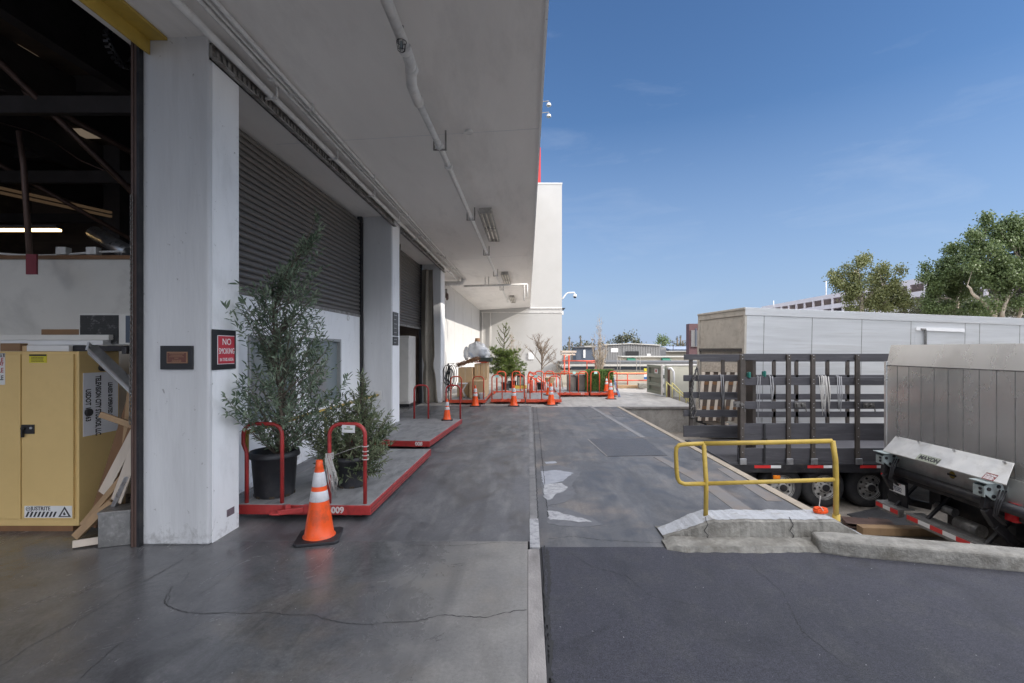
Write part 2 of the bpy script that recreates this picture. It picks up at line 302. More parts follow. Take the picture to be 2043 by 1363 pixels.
# objects
M_RED = pm('red_trolley_paint', (0.40,0.038,0.036), 0.38, var=0.18, scale=8, bmp=0.12, bscale=45, dirt=(0.16,0.03,0.028), damt=0.8, dscale=9, dlo=0.50, rnd=True)
M_REDO = pm('orange_red_paint', (0.60,0.075,0.03), 0.42, var=0.14, scale=8, bmp=0.1, dirt=(0.28,0.06,0.04), damt=0.7, dscale=9, rnd=True)  # brighter, more orange red than on the near trolleys
M_DECK = pm('trolley_deck_board', (0.27,0.27,0.27), 0.6, var=0.18, scale=7, bmp=0.3, bscale=50, stretch=(1,0.4,1), dirt=(0.13,0.13,0.135), damt=0.8, dscale=6, dlo=0.46)
M_ORANGE = pm('cone_orange', (0.90,0.10,0.012), 0.38, var=0.06, scale=7, bmp=0.04, dirt=(0.38,0.07,0.03), damt=0.75, dscale=9, rnd=True)
M_REFL = pm('cone_reflective_band', (0.66,0.66,0.68), 0.32, var=0.06, scale=20, bmp=0.1, bscale=200, rnd=True, dirt=(0.3,0.27,0.25), damt=0.6, dscale=12)
M_RUB = pm('black_rubber', (0.022,0.022,0.026), 0.55, var=0.25, scale=8, bmp=0.15, dirt=(0.08,0.075,0.07), damt=0.5, dscale=8)
M_POT = pm('black_nursery_pot', (0.028,0.029,0.034), 0.5, var=0.25, scale=6, bmp=0.1, dirt=(0.10,0.095,0.09), damt=0.4, dscale=7)
M_SOIL = pm('potting_soil', (0.06,0.045,0.03), 0.95, var=0.3, scale=30, bmp=0.8, bscale=60)
M_CAB = pm('yellow_cabinet_paint', (0.66,0.47,0.20), 0.42, var=0.06, scale=2, bmp=0.04, dirt=(0.50,0.34,0.14), damt=0.35, dscale=2)
M_WOOD = pm('rough_timber', (0.36,0.235,0.13), 0.7, var=0.22, scale=4, bmp=0.25, bscale=30, stretch=(1,1,0.15), dirt=(0.16,0.10,0.06), damt=0.5)
M_WOODD = pm('dark_timber', (0.20,0.10,0.045), 0.6, var=0.25, scale=4, bmp=0.25, stretch=(1,1,0.15))
M_WOODP = pm('pale_timber', (0.58,0.50,0.42), 0.7, var=0.12, scale=5, bmp=0.1, stretch=(1,1,0.2))
M_GALV = pm('galvanised_steel', (0.50,0.51,0.53), 0.32, metal=0.85, var=0.18, scale=12, bmp=0.1, bscale=30)
M_GBOX = pm('scratched_grey_metal', (0.22,0.215,0.21), 0.42, metal=0.55, var=0.3, scale=9, bmp=0.15, dirt=(0.5,0.49,0.47), damt=0.45, dscale=22)
M_PAPER = pm('white_paper', (0.70,0.70,0.70), 0.7, var=0.04, bmp=0.03)
M_SILVS = pm('silver_placard', (0.78,0.79,0.83), 0.5, metal=0.1, var=0.06, bmp=0.03)
M_CARD = pm('cardboard', (0.56,0.39,0.22), 0.8, var=0.08, scale=4, bmp=0.05)
M_CARDD = pm('brown_cardboard', (0.24,0.14,0.075), 0.8, var=0.1, bmp=0.05)
M_TAPE = pm('packing_tape', (0.55,0.42,0.26), 0.3, bmp=0)
M_REDS = pm('sign_red', (0.50,0.035,0.055), 0.4, var=0.06, bmp=0.02)
M_WTXT = pm('white_lettering', (0.78,0.78,0.78), 0.5, var=0.03, bmp=0)
M_NUM = pm('stencil_paint', (0.68,0.62,0.60), 0.6, var=0.15, scale=40, bmp=0)
M_DTXT = pm('dark_lettering', (0.025,0.024,0.028), 0.5, bmp=0)
M_RTXT = pm('red_lettering', (0.42,0.02,0.03), 0.5, bmp=0)
M_BRASS = pm('brass_plaque', (0.34,0.20,0.12), 0.45, metal=0.5, var=0.1, bmp=0.1)
M_BROWNP = pm('plaque_brown', (0.14,0.05,0.035), 0.5, bmp=0.05)
M_YSTK = pm('yellow_sticker', (0.60,0.52,0.03), 0.5, bmp=0)
M_MINT = pm('mint_tag', (0.45,0.72,0.66), 0.6, bmp=0)
M_FAB = pm('quilted_curtain', (0.27,0.245,0.205), 0.85, var=0.15, scale=5, bmp=0.5, bscale=60, stretch=(1,1,0.5), dirt=(0.14,0.125,0.10), damt=0.6, dscale=3)
M_ALU = pm('mill_aluminium', (0.78,0.77,0.75), 0.25, metal=0.8, var=0.05, scale=1.2, bmp=0.03, stretch=(1,1,0.6), dirt=(0.55,0.53,0.50), damt=0.3, dscale=1.0, dlo=0.5)
M_ALUB = pm('scuffed_bright_aluminium', (0.62,0.61,0.58), 0.38, metal=0.65, var=0.10, scale=4, bmp=0.06, stretch=(1,1,1), dirt=(0.34,0.31,0.27), damt=0.5, dscale=5)
M_TRL = pm('trailer_side_sheet', (0.66,0.67,0.68), 0.38, metal=0.55, var=0.06, scale=2.5, bmp=0.25, bscale=26, stretch=(0.12,0.12,2.2), dirt=(0.40,0.385,0.36), damt=0.55, dscale=2.4, bstretch=(0.02,0.02,1))
M_TRLE = pm('weathered_trailer_end', (0.48,0.44,0.38), 0.7, var=0.12, scale=3, bmp=0.1, dirt=(0.24,0.19,0.14), damt=0.6, dscale=4)
M_OSB = pm('weathered_osb', (0.34,0.29,0.235), 0.85, var=0.3, scale=25, bmp=0.4, bscale=60)
M_STAKE = pm('black_stake_board', (0.062,0.06,0.068), 0.6, var=0.3, scale=4, bmp=0.3, bscale=30, stretch=(0.3,1,3), dirt=(0.16,0.155,0.155), damt=0.6, dscale=7, dlo=0.55)
M_STAKEP = pm('stake_post_steel', (0.085,0.072,0.063), 0.5, metal=0.3, var=0.25, scale=8, bmp=0.2)
M_TAILR = pm('red_lens', (0.55,0.015,0.02), 0.2, bmp=0)
M_AMBER = pm('amber_lens', (0.80,0.22,0.01), 0.25, bmp=0)
M_TIRE = pm('tyre_rubber', (0.03,0.03,0.033), 0.75, var=0.25, scale=6, bmp=0.3, bscale=40, dirt=(0.10,0.09,0.08), damt=0.5, dscale=6)
M_RIM = pm('white_wheel_rim', (0.46,0.45,0.43), 0.5, metal=0.2, var=0.15, scale=9, bmp=0.1, dirt=(0.15,0.125,0.10), damt=0.8, dscale=10, dlo=0.45)
M_BRKT = pm('pale_blue_bracket', (0.40,0.46,0.46), 0.45, metal=0.3, var=0.1, scale=12, bmp=0.1, dirt=(0.2,0.2,0.19), damt=0.5, dscale=14)
M_TAPE_R = pm('red_reflective_tape', (0.60,0.03,0.03), 0.35, bmp=0)
M_TAPE_W = pm('white_reflective_tape', (0.70,0.70,0.70), 0.35, bmp=0)
M_ROPE = pm('pale_rope', (0.55,0.53,0.50), 0.8, var=0.15, scale=60, bmp=0.4, bscale=300)
M_STRAP = pm('grey_strap', (0.33,0.33,0.34), 0.7, var=0.15, bmp=0.1)
M_TEAL = pm('teal_hook', (0.02,0.16,0.13), 0.4, bmp=0)
M_CHAIN = pm('worn_chain', (0.20,0.19,0.18), 0.4, metal=0.8, var=0.3, scale=30, bmp=0.2)
M_PLAS = pm('clear_plastic_wrap', (0.85,0.87,0.9), 0.14, trans=0.55, var=0.08, scale=8, bmp=0.8, bscale=12)
M_BARK = pm('olive_bark', (0.14,0.115,0.09), 0.85, var=0.3, scale=20, bmp=0.6, bscale=60)
M_BARKP = pm('pale_eucalyptus_bark', (0.46,0.39,0.31), 0.8, var=0.25, scale=1.2, bmp=0.3, bscale=6)
M_TWIG = pm('bare_twig', (0.22,0.175,0.135), 0.85, var=0.25, scale=20, bmp=0.2)
M_TWIGP = pm('pale_bare_twig', (0.40,0.33,0.25), 0.85, var=0.2, scale=20, bmp=0.2)
L_OLIVE = leafm('olive_leaf', (0.065,0.11,0.062), (0.27,0.33,0.23), 0.15, 0.45)
L_OLIVE2 = leafm('olive_bush_leaf', (0.07,0.11,0.05), (0.28,0.31,0.18), 0.15, 0.45)
L_PINE = leafm('pine_needle', (0.09,0.14,0.035), (0.20,0.26,0.07), 0.2)
L_BOX = leafm('boxwood_leaf', (0.07,0.14,0.03), (0.20,0.32,0.09), 0.2)
L_EUC = leafm('eucalyptus_leaf', (0.07,0.11,0.04), (0.17,0.22,0.08), 0.25)
L_EUC2 = leafm('dry_eucalyptus_leaf', (0.09,0.12,0.04), (0.23,0.23,0.09), 0.25)
L_FAR = leafm('far_tree_leaf', (0.05,0.065,0.035), (0.12,0.115,0.06), 0.15)
M_CORR = pm('grey_corrugated_cladding', (0.24,0.24,0.24), 0.6, var=0.06, bmp=0.05)
M_CREAM = pm('cream_stucco', (0.46,0.43,0.36), 0.8, var=0.06, scale=1, bmp=0.1)
M_ROOFW = pm('white_roof_coating', (0.45,0.44,0.41), 0.8, var=0.06, scale=0.6, bmp=0.05)
M_BLUEG = pm('blue_grey_cladding', (0.075,0.095,0.13), 0.6, var=0.1, bmp=0.05)
M_ROOFD = pm('dark_roof_edge', (0.10,0.10,0.105), 0.7, bmp=0.05)
M_GREEN = pm('green_awning', (0.02,0.13,0.085), 0.6, var=0.1, bmp=0.05)
M_PARK = pm('parking_concrete', (0.74,0.68,0.68), 0.8, var=0.05, scale=0.3, bmp=0.05)
M_PARKD = pm('parking_deck_interior', (0.20,0.185,0.16), 0.9, var=0.2, scale=0.3, bmp=0)
M_MAROON = pm('maroon_cladding', (0.10,0.05,0.055), 0.7, var=0.1, bmp=0.05)
M_GPANEL = pm('grey_facade_panel', (0.26,0.25,0.24), 0.7, bmp=0.05)
M_GGATE = pm('grey_green_gate', (0.20,0.22,0.18), 0.6, var=0.12, bmp=0.1)
M_BEIGES = pm('beige_steel_wall', (0.50,0.49,0.42), 0.6, var=0.06, scale=2, bmp=0.05, dirt=(0.36,0.34,0.28), damt=0.4)
M_PYEL = pm('pale_yellow_paint', (0.66,0.58,0.22), 0.5, bmp=0.05)
M_TUBE = pm('lamp_tube', (0.80,0.76,0.66), 0.3, bmp=0)
M_GALVL = pm('lamp_casing', (0.42,0.40,0.37), 0.5, dirt=(0.15,0.13,0.11), damt=0.6, dscale=8)
E_STRIP = emis('warm_strip_tube', (1.0,0.66,0.30), 2.6)
E_SKYL = emis('dusty_rooflight', (0.42,0.33,0.24), 0.13)
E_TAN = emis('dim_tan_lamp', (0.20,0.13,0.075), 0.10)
# ================================================================ SETTING
M_HALO = pm('faded_concrete', (0.125,0.127,0.135), 0.6, var=0.2, scale=14, bmp=0.2, dirt=(0.10,0.10,0.108), damt=1.0, dscale=9, dlo=0.42)
def gz(y): return -1.2 if y < 9.4 else (-1.2 + 0.45*(y-9.4)/4.6 if y < 14 else -0.75)
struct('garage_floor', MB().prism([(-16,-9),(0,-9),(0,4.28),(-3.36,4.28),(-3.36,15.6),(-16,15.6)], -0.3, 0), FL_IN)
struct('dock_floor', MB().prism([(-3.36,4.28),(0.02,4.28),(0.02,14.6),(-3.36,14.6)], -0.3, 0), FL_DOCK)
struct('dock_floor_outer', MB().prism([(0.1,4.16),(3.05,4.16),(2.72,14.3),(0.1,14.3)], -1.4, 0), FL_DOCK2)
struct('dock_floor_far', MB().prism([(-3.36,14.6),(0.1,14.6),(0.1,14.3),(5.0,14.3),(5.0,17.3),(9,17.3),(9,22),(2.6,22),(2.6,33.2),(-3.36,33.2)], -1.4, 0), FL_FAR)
struct('joint_strip', MB().box(0.0,-9,-0.3, 0.098,4.1,0.006), M_JOINT, bev=0.004)
struct('joint_strip_far', MB().box(0.02,4.28,-0.3, 0.1,14.3,0.004), M_LSTRIP)
struct('asphalt_ramp', MB().prism([(0.122,-9),(12,-9),(12,1.87),(3.8,3.76),(2.6,4.07),(1.3,4.16),(0.122,4.16)], -1.5, 0.0), FL_ASPH)
struct('joint_gap_filler', MB().box(0.098,-9,-0.3, 0.122,4.16,-0.012), M_CRACK)
mb = MB()
ys = [1.4, 5, 9.4, 11.7, 14, 17.4, 60]
for a, b_ in zip(ys, ys[1:]): mb.quad((2.6,a,gz(a)),(80,a,gz(a)),(80,b_,gz(b_)),(2.6,b_,gz(b_)))
struct('yard_ground', mb, FL_YARD)
struct('far_ground', MB().quad((-400,-60,-1.9),(700,-60,-1.9),(700,900,-1.9),(-400,900,-1.9)), FL_FARG)
# edge strip of the dock, with a timber nosing
mb = MB(); mb.prism([(2.93,4.3),(3.045,4.3),(2.72,14.26),(2.62,14.26)], -0.05, 0.012); struct('dock_edge_strip', mb, pm('edge_timber', (0.34,0.285,0.22), 0.7, var=0.2, scale=5, bmp=0.3, dirt=(0.24,0.21,0.18), damt=0.7, dscale=6), bev=0.003)
mb = MB(); mb.prism([(2.72,14.24),(5.0,14.24),(5.0,14.33),(2.72,14.33)], -0.05, 0.010); struct('dock_lip', mb, M_JOINT)
# hatch, patches, lines
hp = [G(1175,877), G(1283,875), G(1331,909), G(1213,911)]
struct('floor_hatch', MB().prism([(p.x,p.y) for p in hp], 0.001, 0.006), M_PLATE)
mb = MB(); h2 = [(p.x-0.02 if i in (0,3) else p.x, p.y) for i, p in enumerate(hp)]
mb.bar((hp[0].x-.015,hp[0].y,.003),(hp[3].x-.015,hp[3].y,.003),0.02,0.008); struct('hatch_frame', mb, M_JOINT)
def blob(name, pts, z, mat, seed=0):
    rnd = random.Random(seed); q = [G(x, y) for x, y in pts]; o = []
    for i in range(len(q)):
        a, b_ = q[i], q[(i+1) % len(q)]; n = max(2, int((b_-a).length/0.05))
        for k in range(n):
            t = k/n; o.append((a.x+(b_.x-a.x)*t + rnd.uniform(-.012,.012), a.y+(b_.y-a.y)*t + rnd.uniform(-.015,.015)))
    struct(name, MB().prism(o, 0.0005, z), mat)
blob('faded_patch', [(1078,930),(1116,928),(1160,942),(1140,968),(1150,985),(1128,1003),(1092,1010),(1082,990)], 0.002, M_HALO, 11)
blob('faded_patch', [(1090,1010),(1125,1014),(1175,1030),(1205,1048),(1150,1052),(1092,1046)], 0.002, M_HALO, 12)
blob('mortar_patch', [(1080,941),(1112,938),(1143,944),(1124,960),(1100,965),(1083,968)], 0.004, M_PATCH2, 1)
blob('mortar_patch', [(1085,967),(1120,965),(1132,973),(1125,981),(1108,987),(1103,995),(1090,999),(1084,994)], 0.008, M_PATCH, 2)
blob('mortar_patch', [(1093,1020),(1112,1021),(1125,1026),(1160,1035),(1180,1041),(1155,1042),(1095,1037)], 0.006, M_PATCH, 3)
blob('asphalt_repair_patch', [(1157,823),(1185,822),(1200,831),(1170,834)], 0.004, M_DARKP, 4)
blob('asphalt_repair_patch', [(1215,822),(1236,822),(1247,831),(1228,832)], 0.004, M_DARKP, 5)
blob('mortar_patch', [(1085,922),(1108,921),(1112,924),(1090,926)], 0.004, M_PATCH2, 6)
a0, a1, a2 = G(1176,810), G(1283,873), G(1322,903)
struct('painted_line', MB().prism([(a0.x-.05,a0.y),(a0.x+.06,a0.y),(a1.x+.06,a1.y),(a1.x-.05,a1.y)], 0.0005, 0.004), M_FADE)
b0, b1, b2 = G(1308,912), G(1400,960), G(1500,1030)
struct('painted_line', MB().prism([(b0.x-.04,b0.y),(b0.x+.09,b0.y),(b1.x+.11,b1.y),(b2.x+.1,b2.y),(b2.x-.1,b2.y),(b1.x-.08,b1.y)], 0.0005, 0.004), M_ORLINE)
struct('painted_line', MB().prism([(G(1430,935).x,G(1430,935).y),(G(1450,935).x,G(1450,935).y),(G(1560,1000).x,G(1560,1000).y),(G(1530,1000).x,G(1530,1000).y)], 0.0005, 0.004), M_ORLINE)
def crack(pts, wd=0.005, seed=0, z=0.0015):
    rnd = random.Random(seed); q = [G(x, y) for x, y in pts]; ln = []
    for i in range(len(q)-1):
        n = max(2, int((q[i+1]-q[i]).length/0.02))
        for k in range(n): ln.append(q[i].lerp(q[i+1], k/n) + Vector((rnd.uniform(-.006,.006), rnd.uniform(-.008,.008), 0)))
    ln.append(q[-1]); mb = MB(); vs = []
    for i, p in enumerate(ln):
        t = (ln[min(i+1,len(ln)-1)] - ln[max(i-1,0)]); t.normalize(); nn = Vector((-t.y,t.x,0)); w_ = wd*rnd.uniform(0.35,1.2)
        vs += [p+nn*w_/2+Vector((0,0,z)), p-nn*w_/2+Vector((0,0,z))]
    mb.add(vs, [(2*i,2*i+1,2*i+3,2*i+2) for i in range(len(ln)-1)]); struct('floor_crack', mb, M_CRACK)
c8 = lambda L: [(x/1.9274, 1050+y/1.9274) for x, y in L]
crack(c8([(640,265),(632,300),(680,320),(720,332),(780,338),(850,333),(950,336),(1040,332),(1090,341),(1200,342),(1245,354),(1320,372),(1420,380),(1480,371),(1560,370),(1620,361),(1700,341),(1780,347),(1860,353),(1930,335),(2000,324),(2025,322)]), 0.007, 1)
crack(c8([(660,235),(648,262),(652,285),(640,300)]), 0.004, 2)
crack(c8([(890,170),(888,185),(845,212),(800,243),(765,262)]), 0.004, 3)
crack(c8([(725,170),(722,190),(703,215)]), 0.003, 4)
crack(c8([(1390,84),(1500,80),(1620,74),(1780,75),(1900,63),(2028,68)]), 0.004, 5)
crack(c8([(760,92),(700,130),(640,165),(560,210),(460,265),(360,330),(240,395),(120,460),(0,540)]), 0.005, 6)
crack(c8([(500,425),(440,470),(380,520),(310,585)]), 0.005, 7)
crack([(1095,1076),(1140,1070),(1200,1078),(1290,1082),(1320,1084)], 0.006, 8)
crack([(1092,1095),(1097,1160),(1091,1220),(1100,1290),(1096,1340),(1104,1362)], 0.028, 9, 0.003)
crack([(1086,1090),(1088,1130),(1087,1180),(1090,1260),(1092,1330),(1094,1362)], 0.014, 19, 0.004)
crack([(1130,1100),(1180,1130),(1250,1150),(1300,1190),(1420,1215)], 0.004, 20)
crack([(1500,1130),(1560,1180),(1600,1260),(1690,1330)], 0.004, 21)
crack([(1063.5,812),(1066.5,870),(1068.8,930),(1071,985),(1074,1040)], 0.008, 31, 0.005)
crack([(1070,812),(1077,870),(1083,930),(1089,985),(1093.5,1032)], 0.008, 32, 0.005)
struct('joint_strip_patch', MB().box(0.018,4.14,-0.29, 0.105,4.83,0.008), M_PATCH)
# small litter chips on the floor
rnd = random.Random(5); mb = MB()
for i in range(150):
    if rnd.random() < .5: x, y = rnd.uniform(.15, 4), rnd.uniform(1.5, 4)
    else: x, y = rnd.uniform(-4, 0), rnd.uniform(1.8, 5)
    s_ = rnd.uniform(.0012,.0034); mb.obox((x,y,s_*.3), (s_*2.2,s_,s_*.6), (0,0,rnd.uniform(0,3)))
o = struct('grit_specks', mb, M_PATCH); o['kind'] = 'stuff'

# ---- concrete kerbs at the ramp
def kerb(name, mb, mat, label, cat='kerb'): o = obj(name, mb, mat, bev=0.012, seg=3); tag(o, label, cat); return o
kb = thing('kerb_block', 'cracked concrete kerb with white-painted top, under the yellow rail', 'kerb', (2.2,4.3,0))
n = 64; rnd = random.Random(7); mb = MB(); mt = MB(); secs = []
for i in range(n+1):
    x = 1.22 + (3.02-1.22)*i/n
    h = 0.19*min(1, max(0.02, (x-1.22)/0.42)**0.8) * (1 if x < 2.72 else max(0.05, 1-(x-2.72)/0.34))
    h = max(h, 0.012) + rnd.uniform(-.004,.004) + .004*math.sin(x*17); yf = 4.24 + rnd.uniform(-.007,.007) + (0.10*max(0,(1.5-x)/.3)); yb = 4.66 if x < 2.7 else 4.62
    secs.append([(x,yf,0),(x,yf+.02,h*.94),(x,yf+.05,h),(x,yb-.1,h*.97),(x,yb,0)])
for i in range(n):
    for k in range(4):
        mb.quad(secs[i][k],secs[i][k+1],secs[i+1][k+1],secs[i+1][k])
        if k == 2: mt.quad(*[(q[0],q[1],q[2]+.003) for q in (secs[i][k],secs[i][k+1],secs[i+1][k+1],secs[i+1][k])])
obj('kerb_body', mb, M_KERB, kb)
for cx_ in (1.56, 2.31): obj('crack_line', MB().tube([(cx_,4.236,.02),(cx_+.02,4.235,.07),(cx_-.015,4.236,.11),(cx_+.02,4.243,.16),(cx_+.01,4.262,.192),(cx_+.03,4.33,.197)], .0035, 4), M_CRACK, kb)
obj('painted_top', mt, M_KTOP, kb)
mb = MB()
for i in range(n):
    x = 1.18 + (2.62-1.18)*i/n; x2 = 1.18 + (2.62-1.18)*(i+1)/n
    def sec(x):
        h = .042*min(1,(x-1.17)/.12+.15); w_ = 0.1*min(1,(x-1.15)/.15); return [(x,4.04+.06*max(0,1.5-x)+.008*math.sin(x*9)+.005*math.sin(x*41)+.07*(1-w_/.1),0),(x,4.065+.07*(1-w_/.1),h),(x,4.17,h+.008),(x,4.27,h+.008),(x,4.27,0)]
    A, B = sec(x), sec(x2)
    for k in range(4): mb.quad(A[k],A[k+1],B[k+1],B[k])
kerb('kerb_lip', mb, M_KERB, 'low rounded concrete lip running in front of the white-topped kerb')
mb = MB(); mb.prism([(2.42,4.05),(2.6,3.97),(3.8,3.68),(12,1.72),(12,1.98),(3.93,3.86),(2.62,4.2),(2.45,4.2)], -0.02, 0.125)
k = obj('kerb_wall', mb, M_KERB, bev=0.03, seg=3); tag(k, 'long grey concrete kerb beside the asphalt, running out at the right edge', 'kerb')

# ================================================================ STUDIO BUILDING
B = thing('studio_building', 'white loading dock building with roller doors, columns and deep overhanging soffit', 'building', (-3.3,10,0))
rnd = random.Random(3)
for (y0, y1) in ((4.2,4.65),(9.86,10.44),(15.4,16.1)):
    c = obj('column', MB().box(-3.36,y0,0.0,-2.77,y1,4.47), M_COLF, B, bev=0.018)
    # lighter skin, the brighter yard-side light put into its colour, 3 mm proud
    obj('column_side_light_skin', MB().box(-2.772,y0+.045,0.0,-2.766,y1-.02,4.36), M_WHITE, c)
obj('soffit', MB().prism([(-3.5,4.38),(0.15,4.6),(0.15,4.72),(-3.5,4.72)], -6, 33.28, 'y'), M_SOFF, B)
obj('soffit_edge_trim', MB().box(0.15,-6,4.585,0.175,33.25,4.73), M_WHITE, B)
mb = MB()
for y in (6.35, 14.85, 23.35): obj('soffit_joint', MB().prism([(-3.3,4.390),(0.14,4.597),(0.14,4.60),(-3.3,4.393)], y, y+.008, 'y'), M_COLF, B)
obj('facade', MB().box(-0.2,-6,4.73,0.15,33.25,13), M_WHITEF, B)
obj('inner_wall', MB().box(-3.5,-9,4.39,-3.4,33.25,8), M_INBEAM, B)
# infill wall below the first roller door, with two windows
mb = MB(); xw0, xw1 = -3.5, -3.4; zt = 2.37
for (ya, yb, za, zb) in ((4.65,5.88,0,zt),(7.06,7.48,0,zt),(8.77,9.86,0,zt),(5.88,7.06,0,.78),(5.88,7.06,1.87,zt),(7.48,8.77,0,.78),(7.48,8.77,1.87,zt)): mb.box(xw0,ya,za,xw1,yb,zb)
obj('infill_wall', mb, M_WHITE, B)
for (ya, yb) in ((5.88,7.06),(7.48,8.77)):
    mb = MB(); t = .045; x0, x1 = -3.47, -3.385
    mb.box(x0,ya-.01,.77,x1,ya+t,1.88); mb.box(x0,yb-t,.77,x1,yb+.01,1.88); mb.box(x0,ya+t,.77,x1,yb-t,.77+t); mb.box(x0,ya+t,1.88-t,x1,yb-t,1.88)
    wf = obj('window', mb, M_FRAME, B, bev=.003); obj('pane', MB().box(-3.455,ya+t,.77+t,-3.445,yb-t,1.88-t), M_GLASS, wf)
def roller(ya, yb, za, zb, x=-3.42):
    mb = MB(); pitch = 0.080; n = int((zb-za)/pitch)
    for i in range(n):
        z = za + i*pitch
        prof = [(x-.006,z),(x+.014,z+.006),(x+.026,z+.024),(x+.024,z+.048),(x+.010,z+.066),(x-.006,z+.08)]
        for k in range(5):
            p, q = prof[k], prof[k+1]; mb.quad((p[0],ya,p[1]),(p[0],yb,p[1]),(q[0],yb,q[1]),(q[0],ya,q[1]), k < 4)
    d = obj('roller_door', mb, M_SLAT, B)
    obj('bottom_bar', MB().box(x-.02,ya,za-.05,x+.035,yb,za), M_RAIL, d, bev=.004)
    obj('guide_rail', MB().box(x-.03,yb-.075,0.0,x+.06,yb-.002,zb), M_BLACKM, d)
    return d
d1 = roller(4.65,9.86,2.40,4.39); roller(10.44,15.4,2.38,4.39)
lp = [(-3.38, 9.1+.05*math.sin(a*.6), 2.34-.05*(1-math.cos(a*.6))) for a in range(11)]
obj('pull_cord', MB().tube(lp, .004, 5), M_ROPE, d1)
# recessed back wall beyond the third column
mb = MB(); mb.box(-3.5,16.1,0,-3.3,33.25,4.6); bw = obj('back_wall', mb, M_BACKW, B)
for y in (17.6,19.5,21.8,24.6,28.2): obj('wall_joint', MB().box(-3.3,y,0,-3.292,y+.02,4.4), M_STEELP, bw)
# garage opening frame: brown steel tracks
tr = MB(); tr.box(-3.408,4.15,0,-3.385,4.2,4.38); tr.box(-3.382,4.155,0,-3.361,4.2,4.38); obj('door_track', tr, M_RUST, B, bev=.003)
obj('door_track', MB().box(-3.358,4.15,0,-3.335,4.198,4.38), M_BLACKM, B)
yb = MB(); yb.box(-3.30,-9,4.375,-3.12,4.19,4.40); yb.box(-3.285,-9,4.25,-3.27,4.19,4.376); obj('steel_header', yb, M_YEL, B, bev=.003)
# warehouse interior
wi = MB(); wi.box(-16.2,-9,0,-16,15.7,7);  wi.box(-16,15.6,0,-3.5,15.75,7); obj('interior_wall', wi, M_INDARK, B)
obj('interior_ceiling', MB().box(-16.2,-5.2,7.0,-3.4,15.7,7.1), M_INDARK, B)
obj('interior_roof', MB().box(-16.2,-6,12.9,-.21,33.2,13), M_INDARK, B)
pw = obj('partition_wall', MB().box(-16,5.7,0,-3.62,5.8,2.76), M_INWALL, B)
obj('timber_cap', MB().box(-16,5.66,2.76,-3.62,5.84,2.80), M_WOODD, pw)
for x in (-5.2,-6.9,-8.8,-11.0,-13.4): obj('roof_beam', MB().box(x-.10,-4.9,6.1,x+.10,15.5,6.9), M_INBEAM, B)
for y in (3.0,6.4,9.4,12.6): obj('roof_purlin', MB().box(-15.9,y-.09,6.65,-3.6,y+.09,6.98), M_INBEAM, B)
for y in (7.2,10.2,13.4): obj('roof_purlin', MB().box(-15.9,y-.05,5.2,-3.6,y+.05,5.45), M_INBEAM, B)
for (x, y) in ((-10.2,12.0),(-6.6,13.5),(-12.4,8.6)): obj('roof_post', MB().box(x-.2,y-.15,0,x+.2,y+.15,6.7), M_INBEAM, B)
for (x0,y0,z0,x1,y1,z1) in ((-12.4,9,6.6,-8.2,12.4,3.4),(-9.4,7,6.6,-6.4,13,4.6),(-8.0,6.2,6.6,-5.8,9.2,3.0)): obj('roof_brace', MB().tube([(x0,y0,z0),(x1,y1,z1)], .05, 6), M_RUST, B)
for (x0,x1,y0,y1) in ((-8.2,-7.15,8.4,8.75),(-9.6,-8.85,8.4,8.75),(-12.2,-10.5,11.6,12.1),(-8.6,-7.0,12.9,13.4)): obj('rooflight', MB().box(x0,y0,6.97,x1,y1,6.995), E_SKYL, B)
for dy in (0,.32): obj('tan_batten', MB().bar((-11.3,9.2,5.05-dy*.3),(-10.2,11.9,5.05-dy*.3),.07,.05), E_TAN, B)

# ---- far white block
W = thing('white_end_building', 'tall plain white block closing the end of the loading dock', 'building', (0,33.3,0))
obj('wall', MB().box(-3.5,33.3,-1.5,2.35,52,13.08), M_WHITEF, W)
obj('parapet_cap', MB().box(-3.5,33.27,13.08,2.38,52,13.16), M_STEELP, W)
mb = MB(); mb.box(0.18,33.24,4.50,2.36,33.3,4.58); mb.box(-3.2,33.25,4.22,2.36,33.3,4.27); obj('wall_band', mb, M_STEELP, W)
mb = MB(); mb.tube([(-3.1,33.2,4.25),(-3.1,33.2,1.2)], .04, 6); mb.tube([(-2.55,33.2,4.2),(-2.55,33.2,1.9)], .05, 6); obj('downpipe', mb, M_STEELP, W)
obj('sign_panel', MB().box(P(1054,0,33.2).x,33.22,1.0,P(1065,0,33.2).x,33.3,1.48), M_PAPER, W, bev=.01)
obj('red_sign_wall', MB().box(-3,40,2,1.07,40.4,18.4), pm('red_fin_paint',(0.5,0.03,0.03),0.5), None)
o = bpy.data.objects['red_sign_wall']; tag(o, 'red upright sign fin rising behind the white end block', 'sign')
# ---- unseen block added to the right, outside the frame, that keeps the near dock in shade
N = thing('shade_block', 'unseen tall plain block added right of the yard to cast shade', 'building', (46,-20,-1.2))
nb = obj('wall', MB().box(40,-50,-1.9,58,-2.25,24), M_CREAM, N)
mb = MB()
for zz in range(3,22,4): mb.box(39.9,-49,zz,40.0,-3,zz+1.8)
obj('shade_block_window_strip', mb, M_GLASS, N)
